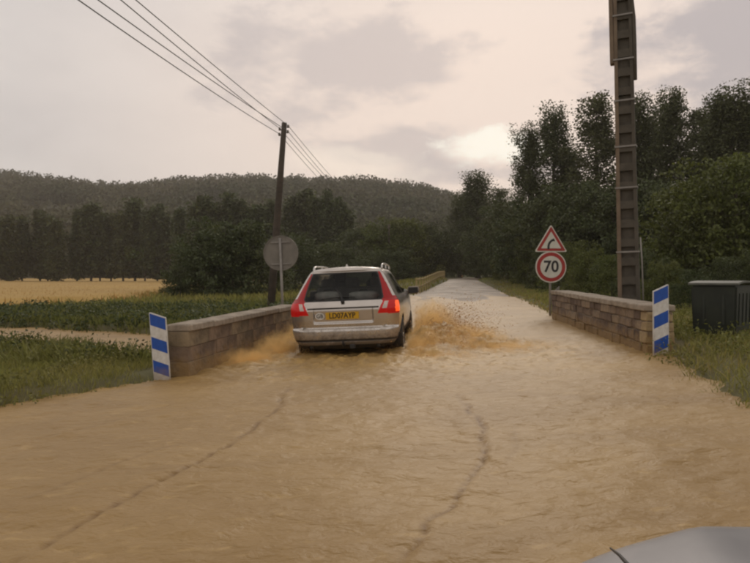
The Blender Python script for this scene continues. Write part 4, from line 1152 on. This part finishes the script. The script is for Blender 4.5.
# --- rear patch
NCOL = 170
cu = np.linspace(-1, 1, NCOL + 1)
cu = np.sign(cu) * np.abs(cu) ** .85
RX_ = rxp[:, None] * cu[None, :]; RZ_ = np.repeat(rzp[:, None], NCOL + 1, 1)
def rear_y(x, z, w): 
    u_ = np.abs(x) / np.maximum(w, 1e-4)
    return y_r(z) + corner(z) * (0.25 * u_ ** 2.5 + .75 * u_ ** 9) + relief(x, z)
RYv = rear_y(RX_, RZ_, rxp[:, None])
RYv[:, 0] -= relief(RX_[:, 0], RZ_[:, 0]); RYv[:, -1] = RYv[:, 0]
# roof edge: lip over the glass
yre = y_r(rzp) + corner(rzp)
parts = {}
def addq(cls, quad): parts.setdefault(cls, []).append(quad)
for i in range(NR - 1):
    zc_ = (rzp[i] + rzp[i + 1]) / 2
    for j in range(NCOL):
        xc_ = (RX_[i, j] + RX_[i + 1, j + 1]) / 2
        q = [(RX_[a, b_], RYv[a, b_], RZ_[a, b_]) for a, b_ in ((i, j), (i, j + 1), (i + 1, j + 1), (i + 1, j))]
        addq(cls_rear(xc_, zc_), q)
# --- sides, roof, front: tube of stations from the rear outline forwards
def roof_h(y): return np.interp(y, [0, .9, 1.5, 2.2, 2.55, 3.0, 3.45, 3.6, 4.2, 4.55, 4.72, 4.80], [1.572, 1.572, 1.578, 1.568, 1.53, 1.30, 1.06, 1.03, .96, .86, .74, .62])
sts = [0, .03, .07, .12, .18, .25, .33, .42] + list(np.arange(.5, 4.75, .06)) + [4.75, 4.80]
def station(k, s):
    a = min(1, s / .9); y = (yre * (1 - a) + np.maximum(s + .35 * (1 - a), 0) * a) if s > 0 else yre.copy()
    y = np.where(s > 0, np.maximum(y, yre + .6 * s * (1 - a) + .001), y) if s < .9 else np.full(NR, s)
    yn = y
    h = roof_h(yn)
    b_ = sstep(2.4, 3.5, yn)
    z = np.where(rzp > .6, .6 + (rzp - .6) * ((h - .6) / .972), rzp)
    # the bonnet is broader than the cabin
    x = rxp.copy()
    flat = np.interp(np.arange(NR) / (NR - 1), [0, .2, .5, 1], [1, 1, 1, 0]) * .86
    up = rzp > .95
    x = np.where(up, x * (1 - b_) + b_ * np.interp(tt_, [tt_[np.argmax(rzp > .95)], tt_[-1]], [.895, 0]), x)
    z = np.where(up & (b_ > 0), z * (1 - b_) + b_ * (h - .06 * (x / .9) ** 4), z)
    # plan taper at the front, slight waist swell
    f = 1 + .018 * sstep(.2, 1.3, yn) * (1 - sstep(3.4, 4.0, yn)) - .30 * sstep(3.9, 4.85, yn) ** 2
    x = x * f
    return np.stack([x, yn, z], -1)
ST = [station(k, s) for k, s in enumerate(sts)]
WHL = [(1.02, .335), (3.86, .335)]; WR = .395
def snap(p):
    for wy_, wz_ in WHL:
        dy, dz_ = p[1] - wy_, p[2] - wz_
        r_ = math.hypot(dy, dz_)
        if p[2] < .80 and abs(r_ - WR) < .034 and p[2] > .18: return (p[0], wy_ + dy / r_ * WR, wz_ + dz_ / r_ * WR)
    return p
def side_cls(p):
    x, y, z = p
    for wy_, wz_ in WHL:
        if math.hypot(y - wy_, z - wz_) < WR and z < .8 and abs(x) > .5: return None
    h = float(roof_h(y))
    if y < 2.45 and 1.07 < z < 1.435:
        if .95 - .0 + (z - 1.07) * .5 < y < 1.20 + .0: return 'side_window_a'
        if 1.30 < y < 2.02: return 'side_window_b'
        if 2.10 < y < 2.45: return 'side_window_c'
    if 2.45 <= y < 3.05 and z > 1.07 and abs(x) > .66 * (1 if y < 2.6 else 1): 
        if z < h - .16: return 'side_window_c'
    if 2.58 < y < 3.42 and abs(x) < .63 and z > 1.0: return 'windscreen'
    if z < .30: return 'valance'
    if z < .44 and abs(x) > .7: return 'sill_trim'
    return 'body'
for k in range(len(ST) - 1):
    A_, B_ = ST[k], ST[k + 1]
    for i in range(NR - 1):
        for sgn in (1, -1):
            q = [A_[i], B_[i], B_[i + 1], A_[i + 1]]
            c = sum(q) / 4
            near_rear = c[1] - np.interp(c[2], RYZ, RYY)
            cl = side_cls(c)
            if cl is None: continue
            lim = {'l': .52, 'u': .30}
            if .785 < c[2] < 1.0 and sts[k] < .17: cl = 'lamp_o' if (sgn > 0 and .80 < c[2] < .985) else 'lamp_l'
            if 1.0 <= c[2] < 1.06 and sts[k] < .10: cl = 'lamp_u'
            if c[2] < .556 and sts[k] < .3: cl = 'bumper_side' if c[2] > .30 else 'valance'
            if .362 < c[2] < .388 and sts[k] < .3: cl = 'bumper_groove'
            q = [snap(tuple(p)) for p in q]
            if sgn < 0: q = [(-p[0], p[1], p[2]) for p in q][::-1]
            else: q = q[:]
            addq(cl + ('_r' if sgn > 0 else '_l') if cl.startswith('side_window') else cl, q)
last = ST[-1]
for sgn in (1, -1):
    for i in range(NR - 1):
        q = [(sgn * last[i][0], 4.80, last[i][2]), (0, 4.84, last[i][2]), (0, 4.84, last[i + 1][2]), (sgn * last[i + 1][0], 4.80, last[i + 1][2])]
        addq('body', q if sgn > 0 else q[::-1])
car = empty('estate_car', CAR_POS, (0, CAR_ROLL, CAR_YAW))
tag(car, 'silver estate car with lit red tail lamps driving through the flood', 'car')
def part_mesh(name, quads, thick=0.0):
    V = np.array([p for q in quads for p in q]); F = np.arange(len(V)).reshape(-1, 4)
    key = np.round(V * 20000).astype(np.int64)
    _, idx, inv = np.unique(key, axis=0, return_index=True, return_inverse=True)
    V = V[idx]; F = inv.reshape(-1)[F]
    bad = np.array([len(set(f)) < 4 for f in F])
    me = bpy.data.meshes.new(name)
    fl = [tuple(dict.fromkeys(map(int, f))) for f in F]
    fl = [f for f in fl if len(f) >= 3]
    me.from_pydata([tuple(v) for v in V], [], fl); me.validate()
    me.polygons.foreach_set('use_smooth', np.full(len(me.polygons), True, dtype=bool)); me.update()
    return me
body = link('body', part_mesh('body', parts['body']), M['paint'], car)
tg = link('tailgate', part_mesh('tailgate', parts['tailgate']), M['paint'], car)
bump = link('bumper', part_mesh('bumper', parts['bumper'] + parts.get('bumper_side', [])), M['paint'], car)
link('trim_strip', part_mesh('trim_strip', parts['bumper_groove']), M['plastic'], bump)
link('valance', part_mesh('valance', parts['valance']), M['plastic'], car)
if 'sill_trim' in parts: link('sill_trim', part_mesh('sill_trim', parts['sill_trim']), M['plastic'], car)
link('tailgate_strip', part_mesh('tailgate_strip', parts['tailgate_strip']), M['plastic'], tg)  # narrow dark strip across the tailgate
link('window_seal', part_mesh('window_seal', parts['window_seal']), M['black'], tg)
rw = link('rear_window', part_mesh('rear_window', parts['rear_window']), M['glass_rear'], car)
link('windscreen', part_mesh('windscreen', parts['windscreen']), M['glass_side'], car)
for k in sorted(parts):
    if k.startswith('side_window'): link('side_window', part_mesh('side_window', parts[k]), M['glass_side'], car)
for sgn in (1, -1):
    def sel(k): return [q for q in parts.get(k, []) if sgn * (q[0][0] + q[2][0]) > 0]
    tl = link('tail_lamp', part_mesh('tail_lamp', sel('lamp_l')), M['lamp_red'], car)
    link('upper_lens', part_mesh('upper_lens', sel('lamp_u')), M['lamp_up'], tl)
    link('reversing_lens', part_mesh('reversing_lens', sel('lamp_c')), M['lamp_clear'], tl)
    if sel('lamp_o'):
        o = link('indicator_lens', part_mesh('indicator_lens', sel('lamp_o')), M['lamp_on'], tl); o['label'] = 'lit orange red outer lens'
# plate, sticker, wiper, badge
def rear_pt(x, z, off=0.0):
    w = float(np.interp(z, rzp[:NR - 28], rxp[:NR - 28])); return Vector((x, float(rear_y(np.array(x), np.array(z), w)) - off, z))
pz0, pz1 = .715, .835
p0 = rear_pt(0, pz0); p1 = rear_pt(0, pz1); tilt = math.atan2(p1.y - p0.y, pz1 - pz0)
pc = (p0 + p1) / 2
npl = link('number_plate', box_mesh('number_plate', (.545, .010, .118), .004), M['plate_yellow'], car, (-.015, pc.y - .012, pc.z), (-tilt, 0, 0))
text_obj('registration', 'LD07AYP', .125, M['black'], npl, (0, -.0065, .0), bold=.0022, sx=.86)
gb = link('country_sticker', prism_mesh('country_sticker', [(x * 1.35, z) for x, z in circle(.058, 32)], .004), M['white'], car, (-.385, pc.y - .012, pc.z), (-tilt, 0, 0))
text_obj('letters', 'GB', .088, M['black'], gb, (0, -.0015, 0), bold=.001)
wa = rear_pt(0.0, 1.0, .02); wb = rear_pt(-.02, 1.06, .03); wc = rear_pt(-.14, 1.24, .025)
wp = link('rear_wiper', tube_mesh('rear_wiper', [wa, wb, rear_pt(-.08, 1.15, .03), wc], [.022, .014, .010, .008], 8), M['black'], car)
link('blade', tube_mesh('blade', [rear_pt(-.36, 1.05, .012), rear_pt(-.2, 1.065, .014), rear_pt(0.0, 1.075, .014), rear_pt(.2, 1.065, .014)], .008, 6), M['black'], wp)
link('wiper_cap', tube_mesh('wiper_cap', [wa + Vector((0, .03, 0)), wa + Vector((0, -.02, 0))], .030, 12), M['black'], wp)
# roof rails with feet, fin
for sgn in (1, -1):
    pts = []
    for (y_, z_) in ((.80, 1.53), (.87, 1.585), (1.02, 1.606), (1.7, 1.614), (2.2, 1.602), (2.36, 1.58), (2.42, 1.53)):
        pts.append(Vector((sgn * .595, y_, z_)))
    rr = link('roof_rail', tube_mesh('roof_rail', pts, [.016, .017, .015, .014, .014, .015, .015], 10), M['chrome'], car)
    for y_ in (.92, 1.6, 2.3):
        link('rail_foot', box_mesh('rail_foot', (.028, .08, .075), .01), M['chrome'], rr, (sgn * .595, y_, 1.565))
bm = bmesh.new()
fv = [(-.028, .72, 1.56), (.028, .72, 1.56), (.028, .90, 1.565), (-.028, .90, 1.565), (-.008, .735, 1.622), (.008, .735, 1.622), (.006, .80, 1.612), (-.006, .80, 1.612)]
fv = [bm.verts.new(v) for v in fv]
for f in ((0, 1, 5, 4), (1, 2, 6, 5), (2, 3, 7, 6), (3, 0, 4, 7), (4, 5, 6, 7), (3, 2, 1, 0)): bm.faces.new([fv[i] for i in f])
link('antenna_fin', bm_mesh('antenna_fin', bm), M['paint'], car)
# high-level brake lamp housing / spoiler lip
bm = bmesh.new()
prevr = None
for i in range(25):
    u_ = -1 + 2 * i / 24; x = u_ * .56
    yb = .42 + .10 * abs(u_) ** 3
    ring = [bm.verts.new((x, yb, 1.497)), bm.verts.new((x, yb - .012, 1.512 - .01 * u_ * u_)), bm.verts.new((x, yb + .14, 1.566 - .03 * u_ * u_)), bm.verts.new((x, yb + .14, 1.50))]
    if prevr:
        for q in range(4): bm.faces.new((prevr[q], ring[q], ring[(q + 1) % 4], prevr[(q + 1) % 4]))
    else: bm.faces.new(ring)
    prevr = ring
bm.faces.new(prevr)
sp = link('roof_spoiler', bm_mesh('roof_spoiler', bm, True), M['paint'], car)
# wheels
def lathe_x(name, prof, n=32):
    bm = bmesh.new(); rings = []
    for k in range(n):
        a = 2 * math.pi * k / n
        rings.append([bm.verts.new((x, r * math.cos(a), r * math.sin(a))) for x, r in prof])
    for k in range(n):
        A_, B_ = rings[k], rings[(k + 1) % n]
        for q in range(len(prof) - 1): bm.faces.new((A_[q], A_[q + 1], B_[q + 1], B_[q]))
    return bm_mesh(name, bm, True)
tyre_me = lathe_x('tyre', [(-.105, .21), (-.112, .27), (-.10, .325), (-.07, .335), (.07, .335), (.10, .325), (.112, .27), (.105, .21)])
bm = bmesh.new()
for k in range(5):
    a = 2 * math.pi * k / 5
    add_box(bm, (.085, .115 * math.cos(a), .115 * math.sin(a)), (.022, .07, .20), rx=a - math.pi / 2, bev=.008)
bmesh.ops.create_cone(bm, cap_ends=True, segments=24, radius1=.06, radius2=.05, depth=.05, matrix=Matrix.Translation((.085, 0, 0)) @ Euler((0, R(90), 0)).to_matrix().to_4x4())
spoke_me = bm_mesh('rim', bm)
rimring_me = lathe_x('rim_ring', [(-.10, .205), (-.10, .212), (.10, .212), (.104, .20), (.09, .19), (-.09, .19), (-.10, .205)])
liner_me = lathe_x('arch_liner', [(-.10, .0), (-.10, .39), (.10, .393)], 32)
for sgn in (1, -1):
    for wy_, wz_ in WHL:
        w = empty('wheel', (sgn * .80, wy_, wz_), (0, 0, 0 if sgn > 0 else math.pi)); w.parent = car
        link('tyre', tyre_me, M['tyre'], w); link('rim', spoke_me, M['rim'], w); link('rim_ring', rimring_me, M['rim'], w)
        link('arch_liner', liner_me, M['plastic'], car, (sgn * .76, wy_, wz_), (0, 0, 0 if sgn > 0 else math.pi))
# mirrors
for sgn in (1, -1):
    bm = bmesh.new()
    vs = add_box(bm, (0, 0, 0), (.24, .13, .15), bev=.035)
    mr_ = link('door_mirror', bm_mesh('door_mirror', bm, True), M['paint'], car, (sgn * 1.02, 2.98, 1.09))
    link('mirror_glass', box_mesh('mirror_glass', (.19, .006, .115), .002), M['black'], mr_, (0, -.066, 0))
    link('mirror_arm', box_mesh('mirror_arm', (.10, .05, .05), .01), M['black'], mr_, (sgn * -.13, .01, -.05))
# tow bar and exhausts
link('tow_bar', tube_mesh('tow_bar', [(0, .15, .30), (0, -.02, .30), (0, -.06, .33), (0, -.06, .38)], [.022, .022, .020, .022], 8), M['black'], car)
link('tow_socket', box_mesh('tow_socket', (.09, .05, .07), .01), M['black'], car, (.14, .02, .275))
for sgn in (1, -1):
    link('exhaust_pipe', tube_mesh('exhaust_pipe', [(sgn * .55, .3, .27), (sgn * .55, .12, .27)], .030, 12), M['plastic'], car)
# cabin: load cover, seat back, headrests, dashboard
link('underbody', box_mesh('underbody', (1.25, 4.2, .06), .01), M['plastic'], car, (0, 2.4, .24))
link('cabin_floor', box_mesh('cabin_floor', (1.55, 3.2, .05), .0), M['cabin'], car, (0, 2.05, .72))
link('load_cover', box_mesh('load_cover', (1.30, .75, .04), .01), M['seat_grey'], car, (0, .80, .985), (R(2), 0, 0))
sb_ = link('rear_seat', box_mesh('rear_seat', (1.30, .16, .62), .04), M['seat_grey'], car, (0, 1.30, .92), (R(-12), 0, 0))
for x in (-.45, 0, .45):
    link('headrest', box_mesh('headrest', (.26, .10, .17), .035), M['seat_grey'], car, (x, 1.36, 1.30))
for x in (-.38, .38):
    link('front_seat', box_mesh('front_seat', (.48, .16, .70), .05), M['cabin'], car, (x, 2.25, 1.0), (R(-12), 0, 0))
    link('headrest', box_mesh('headrest', (.26, .10, .18), .035), M['cabin'], car, (x, 2.33, 1.42))
link('dashboard', box_mesh('dashboard', (1.40, .45, .30), .06), M['cabin'], car, (0, 3.15, .92))

# bags on the load cover, seen through the rear window
def bag(loc, sz, label):
    bm = bmesh.new(); bmesh.ops.create_icosphere(bm, subdivisions=3, radius=.5)
    for v in bm.verts:
        n_ = v.co.normalized(); k_ = 1 / max(abs(n_.x), abs(n_.y), abs(n_.z)) ** .55
        v.co = Vector((n_.x * sz[0], n_.y * sz[1], n_.z * sz[2])) * .5 * k_ * (1 + .05 * math.sin(9 * n_.x + 5 * n_.z))
    M4 = Matrix.LocRotScale(CAR_POS, Euler((0, CAR_ROLL, CAR_YAW)), None)
    r_ = empty('travel_bag', M4 @ Vector(loc), (0, CAR_ROLL, CAR_YAW)); tag(r_, label, 'bag', 'bags behind the rear window')
    link('bag_body', bm_mesh('bag_body', bm, True), M['bag'], r_, (0, 0, sz[2] * .5))
    link('handle', tube_mesh('handle', [(-.08, 0, sz[2] * .93), (-.05, 0, sz[2] * 1.12), (.05, 0, sz[2] * 1.12), (.08, 0, sz[2] * .93)], .012, 6), M['black'], r_)
M['bag'] = mat('bag', (0.50, 0.49, 0.46), (0.36, 0.36, 0.35), 6, 0.8)
bag((-.33, .62, 1.0), (.46, .34, .17), 'pale travel bag behind the left of the rear window')
bag((.28, .66, 1.0), (.52, .34, .15), 'pale travel bag behind the right of the rear window')

# ------------------------------------------------------------------ the car the view is taken from: only its front end is in view
root = empty('camera_car', (1.03, 0.52, -0.055), (0, 0, R(-13))); tag(root, 'silver grey bonnet of the vehicle in the bottom right corner', 'car')
nu, nv = 41, 31
uu = np.linspace(-1, 1, nu); vv = np.linspace(0, 1, nv)
U, Vv = np.meshgrid(uu, vv)
hwid = .80 - .06 * Vv ** 2
BXp = U * hwid
BYp = 0.0 + 1.25 * Vv - .26 * np.abs(U) ** 2.6 * Vv
BZp = .93 - .10 * Vv ** 2 - .06 * sstep(.85, 1, Vv) - .05 * np.abs(U) ** 3 + .018 * np.exp(-((np.abs(U) - .62) / .10) ** 2) * (1 - Vv * .5)
me = np_mesh('bonnet', np.stack([BXp, BYp, BZp], -1).reshape(-1, 3), grid_faces(nv, nu), True)
link('bonnet', me, M['bonnet'], root)
# skirt: wings and nose dropping from the bonnet's edge
edge_pts = [(BXp[i, 0], BYp[i, 0], BZp[i, 0]) for i in range(nv)] + [(BXp[-1, j], BYp[-1, j], BZp[-1, j]) for j in range(1, nu)] + [(BXp[i, -1], BYp[i, -1], BZp[i, -1]) for i in range(nv - 2, -1, -1)]
E = np.array(edge_pts); cen = np.array([0, .35, 0])
out = E - cen; out[:, 2] = 0; out /= np.linalg.norm(out, axis=1, keepdims=True)
rows = [E + np.array([0, 0, -.004]) + out * .004, E + out * .05 + np.array([0, 0, -.05]), E + out * .085 + np.array([0, 0, -.18]), E * np.array([1, 1, 0]) + out * .10 + np.array([0, 0, .50]), E * np.array([1, 1, 0]) + out * .06 + np.array([0, 0, .24])]
me = np_mesh('wing_and_nose', np.concatenate(rows), grid_faces(5, len(E))[:, ::-1], True)
link('wing_and_nose', me, M['bonnet'], root)
for sgn in (-1, 1):
    w = empty('wheel', (sgn * .80, .50, .32), (0, 0, 0 if sgn > 0 else math.pi)); w.parent = root
    link('tyre', tyre_me, M['tyre'], w); link('rim', spoke_me, M['rim'], w)
bmw = link('wiper_arm', tube_mesh('wiper_arm', [at(611, 549, 1.10), at(620, 556, 1.02), at(630, 567, .95), at(650, 595, .85)], [.0016, .0026, .0032, .0034], 8), M['black'])
mw = root.matrix_world if False else Matrix.LocRotScale(root.location, root.rotation_euler, None)
bmw.parent = root; bmw.matrix_parent_inverse = mw.inverted()

# ------------------------------------------------------------------ damp evening air
bm = bmesh.new(); add_box(bm, (0, 330, 66), (2300, 1100, 138))
hz = bpy.data.materials.new('haze'); hz.use_nodes = True; nt = hz.node_tree; nt.nodes.clear()
pv = nt.nodes.new('ShaderNodeVolumePrincipled'); pv.inputs['Color'].default_value = (0.93, 0.87, 0.82, 1)
pv.inputs['Density'].default_value = 0.00036; pv.inputs['Anisotropy'].default_value = 0.2
mo = nt.nodes.new('ShaderNodeOutputMaterial'); nt.links.new(pv.outputs[0], mo.inputs['Volume'])
tag(link('haze', bm_mesh('haze', bm), hz), kind='stuff')
